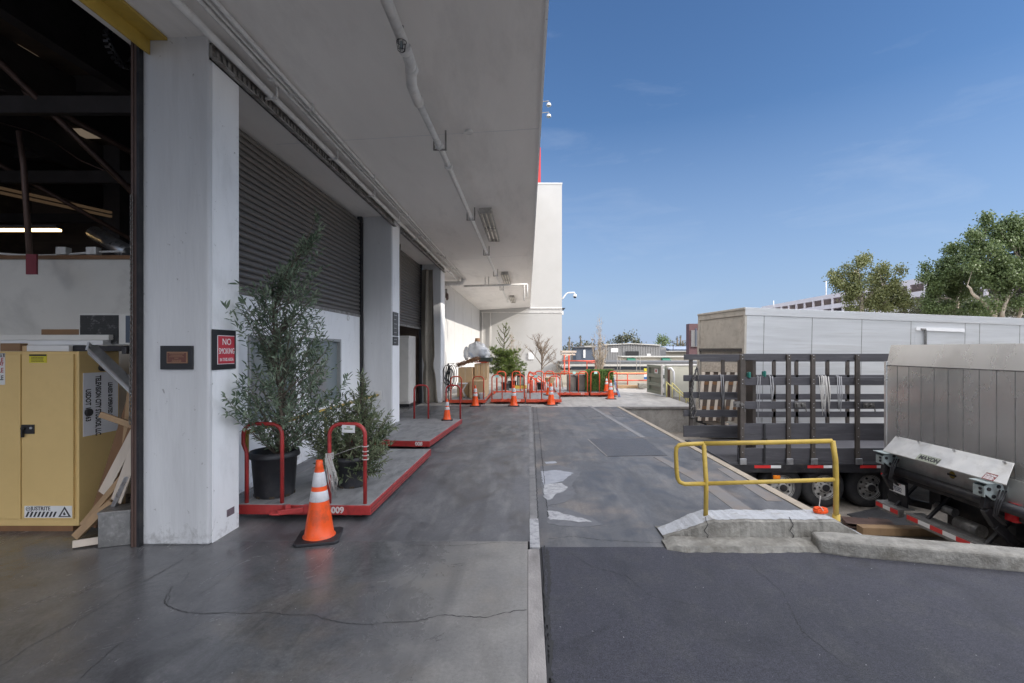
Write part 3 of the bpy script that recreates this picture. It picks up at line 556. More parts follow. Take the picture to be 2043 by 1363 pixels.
# ================================================================ CEILING FITTINGS
def Zs(x): return 4.38 + (x+3.5)*0.22/3.65
mb = MB(); mb.box(-2.765,4.2,4.22,-2.745,9.95,4.36); mb.box(-2.765,4.2,4.22,-2.70,9.95,4.235); mb.box(-2.765,4.2,4.345,-2.70,9.95,4.36)
for i in range(72):
    y = 4.25+i*.078; mb.box(-2.745,y,4.262,-2.728,y+.032,4.322)
t = obj('overhead_door_track', mb, M_RAIL); tag(t, 'long dark perforated steel track under the soffit between the first two columns', 'track')
mb = MB(); mb.box(-2.765,10.5,4.22,-2.745,15.9,4.36); mb.box(-2.765,10.5,4.22,-2.70,15.9,4.235)
for i in range(66):
    y = 10.55+i*.078; mb.box(-2.745,y,4.262,-2.728,y+.032,4.322)
t = obj('overhead_door_track', mb, M_RAIL); tag(t, 'dark steel track above the hanging curtains of the second doorway', 'track')
mb = MB(); mb.tube([(-2.66,-4,4.33),(-2.66,19,4.33)], .034, 10)
t = thing('conduit_run', 'thickest white-painted pipe, running beside the dark track the length of the soffit', 'pipe', (-2.66,0,4.33)); obj('pipe', mb, M_STEELP, t)
for y in [3.4+1.6*i for i in range(10)]: obj('bracket', MB().box(-2.72,y,4.29,-2.60,y+.03,4.31).box(-2.605,y,4.31,-2.595,y+.03,4.42), M_STEELP, t)
for i, (x, r_, lb) in enumerate(((-2.545,.02,'slim white conduit next to the thick soffit pipe'),(-2.49,.014,'middle slim white conduit along the soffit'),(-2.43,.02,'outermost slim white conduit along the soffit, farthest from the columns'))):
    t = thing('conduit_run', lb, 'pipe', (x,0,4.40), group='conduits along the soffit'); obj('pipe', MB().tube([(x,-4,4.405),(x,19.2,4.405)], r_, 8), M_STEELP, t)
    for y in [2.6+2.2*k+i*.3 for k in range(8)]: obj('clamp', MB().box(x-.03,y,4.40-r_-.006,x+.03,y+.03,4.46), M_STEELP, t)
# main soffit pipe
t = thing('ceiling_pipe', 'white drain pipe with elbows running lengthwise under the middle of the soffit', 'pipe', (-1.1,10,4.3))
zp = 4.33
mb = MB(); mb.tube([(-1.06,-3,zp+.03),(-1.075,4.25,zp+.02)], .045, 12); mb.tube([(-1.075,4.25,zp+.02),(-1.08,4.45,zp),(-1.14,4.75,zp-.04),(-1.16,5.15,zp-.01)], .052, 12); mb.tube([(-1.16,5.15,zp-.01),(-1.14,6.5,zp),(-1.10,27,zp)], .038, 12)
obj('pipe', mb, M_STEELP, t)
for (y, x) in ((4.2,-1.075),(4.5,-1.085),(5.05,-1.158),(6.2,-1.142),(6.9,-1.138),(9.6,-1.13),(13.2,-1.12),(17,-1.12),(21,-1.11)): obj('coupling', MB().cyl((x,y,zp-.005),(x,y+.06,zp-.005), .056, 12), M_STEELP, t)
for y in (6.25,9.65,13.25,17.05,21.05): mb = MB(); mb.bar((-1.21,y,zp-.05),(-1.21,y,4.53),.02,.02); mb.bar((-1.06,y,zp-.05),(-1.06,y,4.53),.02,.02); mb.box(-1.22,y-.012,zp-.06,-1.05,y+.012,zp-.045); obj('hanger', mb, M_RAIL, t)
# cage lamp
lc = P(801,92,4.1)
t = thing('cage_lamp', 'small dark wire-caged lamp hanging from the soffit pipe', 'lamp', lc)
mb = MB()
for k in range(6):
    a = k*math.pi/3; ca, sa = math.cos(a), math.sin(a)
    mb.tube([lc+Vector((ca*.016,sa*.016,.055)), lc+Vector((ca*.042,sa*.042,.035)), lc+Vector((ca*.030,sa*.030,-.035)), lc+Vector((ca*.012,sa*.012,-.05))], .0028, 5)
for zz, rr in ((.035,.042),(-.035,.030)): mb.tube([lc+Vector((rr*math.cos(a*math.pi/6),rr*math.sin(a*math.pi/6),zz)) for a in range(12)], .0028, 5, closed=True)
obj('wire_cage', mb, M_BLACKM, t); obj('socket', MB().cyl(lc+Vector((0,0,.05)), lc+Vector((0,0,.17)), .018, 10), M_BLACKM, t)
obj('bulb', MB().lathe([(0.001,-.03),(.014,-.022),(.017,0),(.01,.03),(.008,.05)], lc, 10), M_GLASS, t)
c = P(935,290,6.3); t = obj('soffit_vent', MB().cyl((c.x,c.y,Zs(c.x)-.03),(c.x,c.y,Zs(c.x)+.02), .055, 20), M_STEELP); tag(t, 'small round white cover on the soffit right of the drain pipe', 'ceiling cover')
# fluorescent fixtures
for (yc, ln, lb) in ((11.0,2.6,'nearest open tube lamp on the soffit'),(19.2,3.0,'middle open tube lamp on the soffit, above the cross pipe'),(27.0,3.2,'farthest open tube lamp on the soffit, by the white end wall')):
    x = -0.85; z = Zs(x)
    t = thing('ceiling_light', lb, 'light fixture', (x,yc,z), group='tube lamps on the soffit')
    mb = MB(); mb.prism([(-.13,0),(.13,0),(.09,-.06),(-.09,-.06)], -ln/2, ln/2, 'y'); obj('casing', mb, M_GALVL, t, local=True)
    for dx in (-.09,0,.09): obj('tube', MB().cyl((dx,-ln/2+.04,-.085),(dx,ln/2-.04,-.085), .018, 8), M_TUBE, t, local=True)
    mb = MB()
    for yy in (-ln/2+.02,0,ln/2-.02): mb.box(-.12,yy-.015,-.11,.12,yy+.015,-.05)
    for sx in (-1,1): mb.box(sx*.135-.006,-ln/2,-.11,sx*.135+.006,ln/2,-.07)
    obj('lamp_guard', mb, M_GALVL, t, local=True)
# cross pipe with elbow at the back
t = thing('cross_pipe', 'white pipe with an upturned elbow crossing under the far soffit', 'pipe', (-2,19,4.2))
yy = 18.6; q = lambda px, py: P(px, py, yy)
mb = MB(); mb.tube([q(888,566), q(918,566)], .085, 12); mb.tube([q(912,566), q(921,565), q(924,560), q(924,547)], .075, 12); obj('elbow', mb, M_STEELP, t)
mb = MB(); mb.tube([q(925,571), q(1000,569), q(1052,567)], .04, 8); mb.tube([q(1052,567), q(1052,592)], .03, 8); mb.tube([q(1046,567), q(1046,600)], .025, 8); mb.tube([q(975,569), q(975,552)], .02, 6); mb.tube([q(968,569), q(968,553)], .02, 6); obj('pipe', mb, M_STEELP, t)
# bell on the wall
c = P(892,592,17.6)
t = thing('wall_bell', 'brown round bell with bracket on the far wall above the cardboard boxes', 'bell', c)
obj('gong', MB().lathe([(0.001,.05),(.10,.045),(.14,.0),(.14,-.02)], c, 18, 'x'), M_RUST, t); obj('bracket', MB().box(c.x-.06,c.y-.05,c.z-.05,c.x,c.y+.05,c.z+.28), M_RAIL, t)
# ================================================================ SIGNS
t = thing('plaque_board', 'small brown brass-edged plaque on a black board, on the near column face', 'plaque', (-3,4.19,1.6))
a, b_ = P(322,690,4.19), P(385,737,4.19)
bd = obj('board', MB().box(a.x,4.175,b_.z,b_.x,4.203,a.z), M_BLACK, t, bev=.002)
a, b_ = P(333,702,4.17), P(374,725,4.17)
obj('plaque', MB().box(a.x,4.166,b_.z,b_.x,4.176,a.z), M_BRASS, t, bev=.002)
obj('plaque_field', MB().box(a.x+.009,4.163,b_.z+.009,b_.x-.009,4.170,a.z-.009), M_BROWNP, t)
mb = MB(); rnd = random.Random(2)
for i, (z, wd) in enumerate(((.83,.86),(.70,.72),(.57,.9),(.44,.25),(.27,.55),(.15,.6))):
    zc = b_.z+(a.z-b_.z)*z; x = (a.x+b_.x)/2-wd*.07
    while x < (a.x+b_.x)/2+wd*.07:
        l = rnd.uniform(.004,.012); mb.box(x,4.1615,zc-.0028,x+l,4.1635,zc+.0028); x += l+.003
obj('worn_lettering', mb, M_BRASS, t)
def side_pt(px, py, X): Y = F*X/(px-VX); return Vector((X, Y, H-(py-VY)*Y/F))
X0 = -2.766
t = thing('no_smoking_sign', 'red NO SMOKING sign on a black board on the near column, behind olive leaves', 'sign', (X0,4.45,1.7))
p0, p1 = side_pt(422,657,X0), side_pt(482,737,X0)
obj('board', MB().box(X0,p0.y,1.518,X0+.012,p0.y+.335,1.876), M_BLACK, t, bev=.002)
ya, yb_, za, zb = p0.y+.058, p0.y+.305, 1.565, 1.825
obj('white_border', MB().box(X0+.012,ya,za,X0+.016,yb_,zb), M_WTXT, t, bev=.0015)
obj('red_panel', MB().box(X0+.015,ya+.006,za+.006,X0+.019,yb_-.006,zb-.006), M_REDS, t)
ymid = (ya+yb_)/2
for s_, z, sz, sx in (('NO',zb-.085,.083,1.0),('SMOKING',zb-.166,.074,.70),('IN THIS AREA',zb-.232,.042,.78)):
    text(s_, (X0+.0195,ymid,z), (0,1,0), (0,0,1), sz, M_WTXT, t, 'lettering', 'CENTER', sx, .0)
t = thing('column_notice', 'narrow black notice board with faded lines on the second column', 'sign', (X0,10.1,1.9))
bd = obj('board', MB().box(X0,9.9,1.98,X0+.012,10.3,2.47), M_BLACK, t); obj('lower_board', MB().box(X0,9.9,1.78,X0+.012,10.3,1.96), M_BLACK, t)
mb = MB()
for z in (2.40,2.31,2.22,2.13,2.04,1.90,1.83): mb.box(X0+.012,9.96,z,X0+.0135,10.16+.05*math.sin(z*40),z+.013)
obj('faded_line', mb, M_FRAME, t)
c = side_pt(455,1022,X0); t = obj('floor_notice', MB().box(X0,c.y-.02,c.z-.04,X0+.004,c.y+.09,c.z+.025), pm('faded_purple_plate',(0.16,0.12,0.14),0.6,bmp=.2,dirt=(.3,.3,.3),damt=.6,dscale=30)); tag(t, 'small faded purple-grey plate low on the near column', 'plate')
# ---- yellow wall handrail
t = thing('wall_handrail', 'yellow pipe handrail along the window wall, fixed to the second column', 'handrail', (-3.05,8,0))
obj('rail', MB().tube([(-3.05,5.2,.80),(-3.05,9.86,.77)], .024, 10), M_YEL, t)
obj('flange', MB().box(-3.12,9.83,.69,-2.98,9.855,.85), M_STEELP, t, bev=.003)
for y in (5.25,7.3): obj('post', MB().tube([(-3.05,y,0),(-3.05,y,.79)], .022, 8), M_YEL, t)
# ---- curtains of the second doorway
def curtain(cx, y, w0, w1, sh, z0, z1, lb, seed, depth=.10):
    def fn(u, v):
        z = z1 + (z0-z1)*v; wd = w0+(w1-w0)*v; x = cx + sh*v*v + (u-.5)*wd
        yy = y + depth*math.sin(u*8.5+seed+v*1.6)*(.5+.5*v) + .02*math.sin(u*19+seed*2+4*v) + .03*math.sin(v*9+u*4) + .006*math.sin(v*90)
        pinch = 1-.25*math.exp(-((v-.72)/.05)**2); return (cx+sh*v*v+(x-cx-sh*v*v)*pinch, yy, z)
    mb = MB().grid(fn, 60, 50); o = obj('strip_curtain', mb, M_FAB); m = o.modifiers.new('s','SOLIDIFY'); m.thickness = .012; tag(o, lb, 'curtain'); return o
curtain(-3.16, 15.18, .36, .46, .12, .03, 4.2, 'gathered grey quilted curtain hanging before the third column, half sunlit', 1.0)
curtain(-3.20, 11.6, .36, .20, -.08, .5, 4.2, 'narrow grey quilted curtain tied back just past the second column', 2.4)
# white cabinet inside door two
t = thing('white_locker', 'tall white metal locker standing just inside the second doorway', 'locker', (-3.9,14.6,0))
obj('body', MB().box(-4.5,14.3,.08,-3.5,15.1,2.1), M_INWALL, t, bev=.01); obj('door', MB().box(-3.9,14.27,.15,-3.52,14.305,2.02), M_INWALL, t, bev=.006); obj('door', MB().box(-4.45,14.27,.15,-3.92,14.305,2.02), M_INWALL, t, bev=.006)
obj('handle', MB().box(-3.88,14.24,1.05,-3.86,14.275,1.2), M_GALV, t); obj('plinth', MB().box(-4.45,14.34,0,-3.52,15.05,.08), M_BLACKM, t)
# ================================================================ GARAGE CONTENT
C = thing('safety_cabinet', 'yellow metal flammables cabinet with two doors and safety stickers', 'cabinet', (-4.735,4.73,0))
obj('body', MB().box(-5.28,4.515,.05,-4.19,4.96,1.68), M_CAB, C, bev=.006)
d = obj('door', MB().box(-4.705,4.496,.12,-4.225,4.516,1.655), M_CAB, C, bev=.004)
hd = MB(); hd.box(-4.70,4.485,.915,-4.582,4.497,1.0); hd.bar((-4.675,4.475,.965),(-4.675,4.475,.885),.022,.014); hd.cyl((-4.675,4.47,.965),(-4.675,4.487,.965),.018,10); obj('handle', hd, M_BLACK, d, bev=.002)
obj('key_lock', MB().cyl((-4.605,4.478,.97),(-4.605,4.486,.97),.011,12), M_GALV, d)
mb = MB()
for i in range(74): mb.box(-4.228,4.490,.14+i*.02,-4.221,4.497,.152+i*.02)
obj('hinge', mb, M_CAB, d)
obj('door', MB().box(-5.255,4.496,.12,-4.725,4.516,1.655), M_CAB, C, bev=.004); obj('door_seam', MB().box(-4.722,4.486,.12,-4.708,4.5,1.655), M_CAB, C, bev=.002)
st = obj('sticker', MB().box(-4.632,4.492,1.575,-4.47,4.4965,1.655), M_YSTK, d); obj('sticker_header', MB().box(-4.63,4.4905,1.637,-4.472,4.4925,1.653), M_BLACK, st)
mb = MB(); rnd = random.Random(8)
for z in (1.624,1.612,1.6,1.588): 
    x = -4.61
    while x < -4.5: l = rnd.uniform(.006,.016); mb.box(x,4.4905,z-.0025,x+l,4.4925,z+.0025); x += l+.004
obj('fine_print', mb, M_DTXT, st)
sb = obj('safety_label', MB().box(-4.675,4.492,.135,-4.235,4.4965,.245), M_PAPER, d)
text('JUSTRITE', (-4.615,4.4915,.205), (1,0,0), (0,0,1), .05, M_DTXT, sb, 'lettering', 'LEFT', .92, .012)
mb = MB()
for i in range(8): x = -4.665+i*.036; mb.prism([(x,.143),(x+.018,.143),(x+.040,.192),(x+.022,.192)], 4.4905, 4.4925, 'y')
mb.prism([(-4.36,.143),(-4.242,.143),(-4.301,.24)], 4.4905, 4.4925, 'y'); obj('hazard_stripe', mb, M_DTXT, sb)
obj('warning_triangle', MB().prism([(-4.337,.152),(-4.265,.152),(-4.301,.214)], 4.4895, 4.4915, 'y'), M_PAPER, sb)
obj('flame_mark', MB().prism([(-4.309,.16),(-4.293,.16),(-4.288,.172),(-4.297,.18),(-4.301,.196),(-4.308,.182),(-4.314,.173)], 4.4885, 4.4902, 'y'), M_DTXT, sb)
mb = MB(); mb.lathe([(.016,0),(.016,-.002),(.020,-.002),(.020,0)], (-4.64,4.4915,.218), 16, 'y'); mb.box(-4.648,4.4905,.214,-4.632,4.492,.222); obj('round_mark', mb, M_DTXT, sb)
ws = obj('warning_sign', MB().box(-5.10,4.492,1.37,-4.858,4.4965,1.665), M_PAPER, C); obj('sign_header', MB().box(-5.098,4.4905,1.627,-4.86,4.4925,1.663), M_BLACK, ws)
for s_, z, m_ in (('TE',1.631,M_WTXT),('BLE',1.578,M_RTXT),('WAY',1.548,M_RTXT),('BLE',1.485,M_RTXT),('BLE',1.415,M_DTXT)):
    text(s_, (-4.865,4.4895,z), (1,0,0), (0,0,1), .04 if s_ in ('TE','WAY') else .062, m_, ws, 'lettering', 'RIGHT', .75, .01)
pl = obj('carrier_placard', MB().box(-4.1895,4.555,.875,-4.186,4.94,1.475), M_SILVS, C)
for s_, y, z, sz in (('USDOT 145363',4.58,1.32,.075),('TELEVISION CITY STUDIOS, LLC',4.685,1.445,.082),('LEASED & OPERATED BY',4.825,1.37,.066)):
    text(s_, (-4.1855,y,z), (0,0,-1), (0,1,0), sz, M_DTXT, pl, 'lettering', 'LEFT', .62 if 'USDOT' in s_ else .50, .03)
mb = MB()
for (y, z) in ((4.60,1.10),(4.75,1.52)): mb.cyl((-4.19,y,z),(-4.16,y,z),.035,16)
obj('vent_cap', mb, M_BLACKM, C, bev=.004)
mb = MB(); mb.box(-5.25,4.52,0,-4.25,4.62,.05); mb.box(-5.25,4.85,0,-4.25,4.95,.05); obj('wooden_runner', mb, M_WOODD, C)
def q5(px,py,Y=4.8): return P(px,py,Y)
def flat_box(name, px0,py0,px1,py1,Y,d,mat,lb,cat,bev=.004,rz=0):
    a, b_ = P(px0,py0,Y), P(px1,py1,Y); o = obj(name, MB().box(a.x,Y,b_.z,b_.x,Y+d,a.z), mat, bev=bev); tag(o, lb, cat); return o
flat_box('white_carton',0,685,40,700.6,4.55,.3,M_CARDD,'flat brown carton under the white cases, left on the yellow cabinet','carton')
flat_box('white_case',53,689,137,701,4.56,.34,M_PAPER,'short white flat box lying on the front of the yellow cabinet','box')
flat_box('white_case',-60,679,205,688.6,4.62,.3,M_PAPER,'long white flat case lying across the cabinet top','case')
flat_box('white_case',-40,668,217,678.6,4.66,.28,M_INWALL,'topmost long grey-white case on the cabinet pile','case')
flat_box('spare_panel',137,690,245,701,4.6,.3,M_BLACKM,'black flat panel beneath the air conditioner on the cabinet','panel')
flat_box('small_carton',40,690,53,701,4.57,.2,M_CARD,'tiny kraft carton tucked between white boxes on the cabinet','carton')
flat_box('brown_carton',82,657,158,668.5,4.75,.18,M_CARDD,'small brown cardboard carton on top of the white cases','carton')
A = thing('window_air_conditioner', 'old grey window air conditioner with a scuffed black grille on the cabinet', 'air conditioner', P(210,690,4.72))
a, b_ = P(157,626,4.72), P(262,688,4.72)
obj('casing', MB().box(a.x,4.72,b_.z,b_.x,4.99,a.z), M_INWALL, A, bev=.006)
g0, g1 = P(161,629,4.72), P(237,686,4.72); mb = MB(); mb.box(g0.x,4.712,g1.z,g1.x,4.721,g0.z)
for i in range(16): z = g1.z+(g0.z-g1.z)*(i+.3)/16; mb.box(g0.x+.005,4.706,z,g1.x-.005,4.713,z+.006)
obj('grille', mb, pm('scuffed_black_grille',(0.03,0.03,0.03),0.5,bmp=.3,dirt=(.35,.35,.34),damt=.9,dscale=14,dlo=.55), A)
g0, g1 = P(252,630,4.72), P(261,684,4.72); obj('side_panel', MB().box(g0.x,4.711,g1.z,g1.x,4.721,g0.z), M_BLUEG, A)
# aluminium channel
t = thing('aluminium_channel', 'ribbed silver aluminium channel leaning diagonally over the cabinet corner', 'metal channel', P(220,740,4.5))
p0, p1 = P(184,697,4.42), P(292,800,4.35)
d_ = (p1-p0).normalized(); mb = MB(); mb.bar(p0,p1,.075,.085,up=(0,-.4,1))
for k in (-.03,-.01,.01,.03): mb.bar(p0+Vector((0,-.04,k*.9-.005)),p1+Vector((0,-.04,k*.9-.005)),.012,.008,up=(0,0,1))
obj('channel', mb, M_GALV, t, bev=.003)
mb = MB(); 
for k in range(5): mb.obox(p0+Vector((-.008,-.035+.018*k,.03-.014*k)), (.02,.008,.075), (0,.3,0))
obj('ribbed_end', mb, M_GALV, t)
# timbers
tim = [((200,827),(268,850),.05,.03,M_WOOD,'short timber batten poking out level above the leaning pile',4.25,4.3),
 ((150,1085),(222,1000),.07,.03,M_WOOD,'light timber plank leaning low at the front of the pile',4.28,4.4),
 ((185,1050),(262,805),.09,.03,M_WOODD,'broad dark timber plank leaning steeply beside the yellow cabinet',4.5,4.55),
 ((215,1000),(272,830),.06,.03,M_WOODD,'narrow dark timber batten leaning in the middle of the pile',4.45,4.4),
 ((205,985),(270,860),.09,.012,M_WOODP,'wide white board leaning among the timbers',4.4,4.35),
 ((232,1000),(276,880),.10,.012,M_WOODP,'rightmost white board leaning against the door track',4.3,4.25),
 ((190,1040),(240,960),.06,.035,M_WOOD,'stubby brown plank behind the front plank of the pile',4.4,4.42),
 ((165,1048),(255,940),.05,.03,M_WOOD,'slender brown batten crossing the leaning planks',4.36,4.4),
 ((146,1095),(198,1078),.06,.035,M_WOODP,'pale timber offcut lying flat on the garage floor',4.13,4.2),
 ((225,1015),(270,920),.04,.03,M_GALV,'grey metal strip leaning at the right of the timber pile',4.3,4.28),
 ((240,1020),(262,780),.05,.04,M_WOOD,'tall tan batten leaning close to the hanging chain',4.48,4.42)]
for (a, b_, wd, th, m_, lb, ya, yb_) in tim:
    pa, pb = P(*a, ya), P(*b_, yb_); pa.z = max(pa.z, .035)
    o = obj('leaning_plank', MB().bar(pa, pb, wd, th, up=(0,-1,.2)), m_, bev=.002); tag(o, lb, 'plank', 'loose timbers in the garage')
a, b_ = P(197,1018,4.08), P(268,1095,4.08)
t = thing('metal_box', 'dented grey metal box with scratches on the floor by the door track', 'metal box', (-3.5,4.2,0))
obj('case', MB().obox((-3.60,4.27,.145),(.23,.22,.29),(0,0,.35)), M_GBOX, t, bev=.006); obj('lid', MB().obox((-3.60,4.27,.295),(.24,.23,.02),(0,0,.35)), M_GBOX, t, bev=.004)
# chain
t = MB(); z = 3.0; x = (266-VX)*4.14/F; k = 0
while z > 1.05:
    cx = x - .03*max(0, 2.0-z)**1.2*.4
    pts = []
    for a in range(8):
        q_ = a*math.pi/4; u, v = math.cos(q_)*.011, math.sin(q_)*.021
        pts.append((cx+(u if k%2 else 0), 4.12+(0 if k%2 else u), z+v))
    t.tube(pts, .0035, 5, closed=True); z -= .031; k += 1
o = obj('hoist_chain', t, M_CHAIN); tag(o, 'dark link chain hanging beside the brown garage door track', 'chain')
o = obj('padlock', MB().box(x-.07,4.10,1.66,x-.03,4.14,1.72), M_BLACKM, bev=.006); tag(o, 'dark padlock hooked on the hanging chain', 'padlock')
t = thing('sprinkler_drop', 'reddish pipe hanging down with a dark red tag above the partition', 'pipe', P(50,400,5.3))
mb = MB(); mb.tube([P(38,262,5.4), P(47,330,5.4), P(60,520,5.4)], .028, 8); obj('pipe', mb, M_RUST, t)
a, b_ = P(55,508,5.3), P(76,548,5.3); obj('red_tag', MB().box(a.x,5.28,b_.z,b_.x,5.3,a.z), pm('dark_red_tag',(0.20,0.025,0.04),.5), t)
t = thing('strip_light', 'glowing warm strip lamp hanging inside the dark warehouse', 'light', P(55,457,9.0))
a, b_ = P(-20,452,9), P(117,461,9); obj('tube', MB().box(a.x,8.98,b_.z,b_.x,9.06,(a.z+b_.z)/2), E_STRIP, t); obj('casing', MB().box(a.x,8.95,(a.z+b_.z)/2+.001,b_.x,9.1,a.z+.02), M_INBEAM, t)
t = obj('air_duct', MB().tube([P(190,466,7.5), P(262,508,6.8)], .11, 14), M_GALV); tag(t, 'silver round air duct slanting down behind the partition top', 'duct')
t = thing('wall_conduit', 'grey cable conduit with junction boxes on top of the partition', 'conduit', P(150,508,5.72))
mb = MB(); mb.tube([P(x,506+4*math.sin(x*.02),5.76) for x in range(-20,265,15)], .014, 6); obj('cable', mb, M_STEELP, t)
for px in (127,187): c = P(px,504,5.74); obj('junction_box', MB().box(c.x-.06,5.70,c.z-.03,c.x+.06,5.78,c.z+.06), M_STEELP, t, bev=.004)
t = obj('hung_cable', MB().tube([P(0,245,9), P(60,262,9), P(110,285,8.6), P(160,320,8), P(207,340,7.6)], .012, 5), M_RUST); tag(t, 'sagging reddish cable slung across the dark roof space', 'cable')
# gear-like sprocket
c = P(243,95,4.9); mb = MB()
mb.tube([c+Vector((.02*math.cos(a*.4),.15*math.cos(a*math.pi/12),.15*math.sin(a*math.pi/12))) for a in range(24)], .025, 6, closed=True)
for k in range(24): a = k*math.pi/12; mb.obox(c+Vector((0,.18*math.cos(a),.18*math.sin(a))), (.05,.03,.02), (a,0,0))
t = obj('door_sprocket', mb, M_BLACKM); tag(t, 'toothed black sprocket wheel at the top corner of the garage opening', 'sprocket')
# ================================================================ TROLLEYS (local: x across, y away, origin front-left floor)
def hoop(x0, x1, y, zt, r=.019, z0=.15, bulge=0.0):
    rad = min(.11,(x1-x0)/2-.001); pts = [(x0,y,z0),(x0,y,zt-.33)]
    if bulge: pts += [(x0-bulge*.1,y,zt-.28),(x0-bulge,y,zt-.2)]
    for k in range(7): a = math.pi - k*math.pi/12; pts.append((x0-bulge+rad+rad*math.cos(a), y, zt-rad+rad*math.sin(a)))
    for k in range(7): a = math.pi/2 - k*math.pi/12; pts.append((x1-rad+rad*math.cos(a), y, zt-rad+rad*math.sin(a)))
    pts.append((x1,y,z0)); return MB().tube(pts, r, 10)
def trolley(loc, W_, L_, label, num=None, near=(), far=(), tongue=None, rz=0, red=None, zt=.93, zd=.155, bulge=0, group='red flatbed trolleys', numx=None, numsx=1.0):
    red = red or M_RED
    t = thing('flatbed_trolley', label, 'trolley', loc, rz, group)
    mb = MB(); mb.box(.012,.012,zd-.03,W_-.012,L_-.012,zd); dk = obj('deck', mb, M_DECK, t, local=True, bev=.006)
    mb = MB(); mb.box(0,0,.055,W_,.03,zd-.006); mb.box(0,L_-.03,.055,W_,L_,zd-.006); mb.box(0,.03,.055,.03,L_-.03,zd-.006); mb.box(W_-.03,.03,.055,W_,L_-.03,zd-.006)
    for f in (.25,.5,.75): mb.box(.03,L_*f-.02,.06,W_-.03,L_*f+.02,.12)
    obj('frame', mb, red, t, local=True, bev=.004)
    rail = MB(); rail.box(W_,.02,.078,W_+.004,L_-.02,.084); rail.box(W_,.02,.112,W_+.004,L_-.02,.118); obj('side_channel', rail, M_RUST, t, local=True)
    for (x0, x1) in near: obj('push_handle', hoop(x0,x1,.05,zt,z0=zd-.01,bulge=bulge if x0 < .3 else 0), red, t, local=True)
    for (x0, x1) in far: obj('push_handle', hoop(x0,x1,L_-.05,zt,z0=zd-.01), red, t, local=True)
    for (x, y) in ((.34,.22),(W_-.14,.14),(.14,L_-.25),(W_-.14,L_-.25)):
        c = obj('caster', MB().box(x-.03,y-.045,.04,x+.03,y+.045,.068), M_BLACKM, t, local=True)
        obj('wheel', MB().lathe([(.001,-.018),(.012,-.018),(.034,-.018),(.037,-.012),(.037,.012),(.034,.018),(.012,.018),(.001,.018)], (x,y,.037), 18, 'x'), M_TIRE, c, local=True)
        obj('hub', MB().lathe([(.001,.0195),(.022,.0195),(.024,.017),(.024,-.017),(.022,-.0195),(.001,-.0195)], (x,y,.037), 14, 'x'), M_GALV, c, local=True)
    if tongue is not None:
        x = tongue; mb = MB(); mb.bar((x+.16,-.03,.12),(x-.06,-.10,.11),.05,.05); mb.bar((x+.20,-.005,.13),(x+.20,-.05,.13),.07,.08); mb.bar((x-.05,-.005,.13),(x+.02,-.06,.15),.05,.05)
        mb.tube([(x-.06+.06*math.cos(a*math.pi/6)-.02,-.10+.03*math.sin(a*math.pi/6),.10) for a in range(12)], .013, 6, closed=True)
        obj('tow_hitch', mb, red, t, local=True, bev=.005)
    if num:
        nx = numx if numx is not None else W_-.33
        text(num, (nx,-.002,.077), (1,0,0), (0,0,1), .085, M_NUM, t, 'lettering', 'LEFT', numsx, .045, .001, local=True)
    return t
pa = G(472,1040)  # 009 near-left
T9 = trolley((-2.89,4.82,0), 1.33, 2.72, 'nearest red trolley numbered 009 carrying two potted olive trees', '009', near=((.06,.42),(.90,1.26)), tongue=.52, rz=R(-1.2), bulge=.035, numx=.94, zt=.95)
tg = obj('hand_tag', MB().obox((1.10,.03,.905),(.13,.003,.075),(0,.03,0)), M_PAPER, T9, local=True)
tx = MB()
for z, wd in ((.925,.035),(.905,.085)): tx.obox((1.10,.0275,z),(wd,.002,.010),(0,.03,0))
obj('scribble', tx, L_PINE, tg, local=True)
T8 = trolley((-3.02,8.25,0), 1.37, 2.62, 'long empty red trolley numbered 008 with two push hoops at its far end', '008', far=((.30,.62),(1.02,1.34)), tongue=.45, rz=R(-4.2), numx=1.12, zt=.9)
TA = trolley((-2.42,14.85,0), 1.12, 2.7, 'red trolley numbered 001 loaded with cardboard boxes by the far wall', '001', near=((.05,.38),(.73,1.06)), rz=R(0), red=M_REDO, numx=.78, zt=.86)
TB = trolley((-1.15,15.05,0), 1.06, 2.3, 'empty red trolley numbered 007 with a mint tag on its left hoop', '007', near=((.03,.35),(.72,1.04)), far=((.05,.36),), red=M_REDO, numx=.80, zt=.9, tongue=.35)
TC = trolley((-.05,15.0,0), 1.10, 2.3, 'empty red trolley with two hoops, third along the far row from the boxes', None, near=((.12,.48),(.72,1.05)), far=((.05,.36),), red=M_REDO, zt=.86, tongue=.5)
TD = trolley((1.04,17.3,0), 1.14, 2.3, 'sunlit red trolley holding two grey panels, left of the hedge', '011', near=((.12,.46),(.78,1.10)), red=M_REDO, zt=.9, tongue=.3, numx=.86)
TE = trolley((2.24,17.3,0), .98, 2.3, 'rightmost red trolley, carrying the artificial hedge panel', None, near=((.02,.33),(.66,.96)), red=M_REDO, zt=.9, tongue=.4)
TF = trolley((-1.28,17.9,0), 1.1, 2.4, 'red trolley at the back carrying the potted pine tree', None, near=((.12,.44),(.70,1.0)), red=M_REDO, zt=.88, tongue=.5)
TG = trolley((.05,17.95,0), .96, 2.4, 'red trolley at the back carrying the bare branched tree', None, near=((.22,.54),(.60,.92)), red=M_REDO, zt=.88, tongue=.4)
for (t, x) in ((TB,.19),(TC,.30),(TD,.62),(TE,.19)): obj('mint_tag', MB().box(x-.05,.02,.82,x+.06,.035,.90), M_MINT, t, local=True)
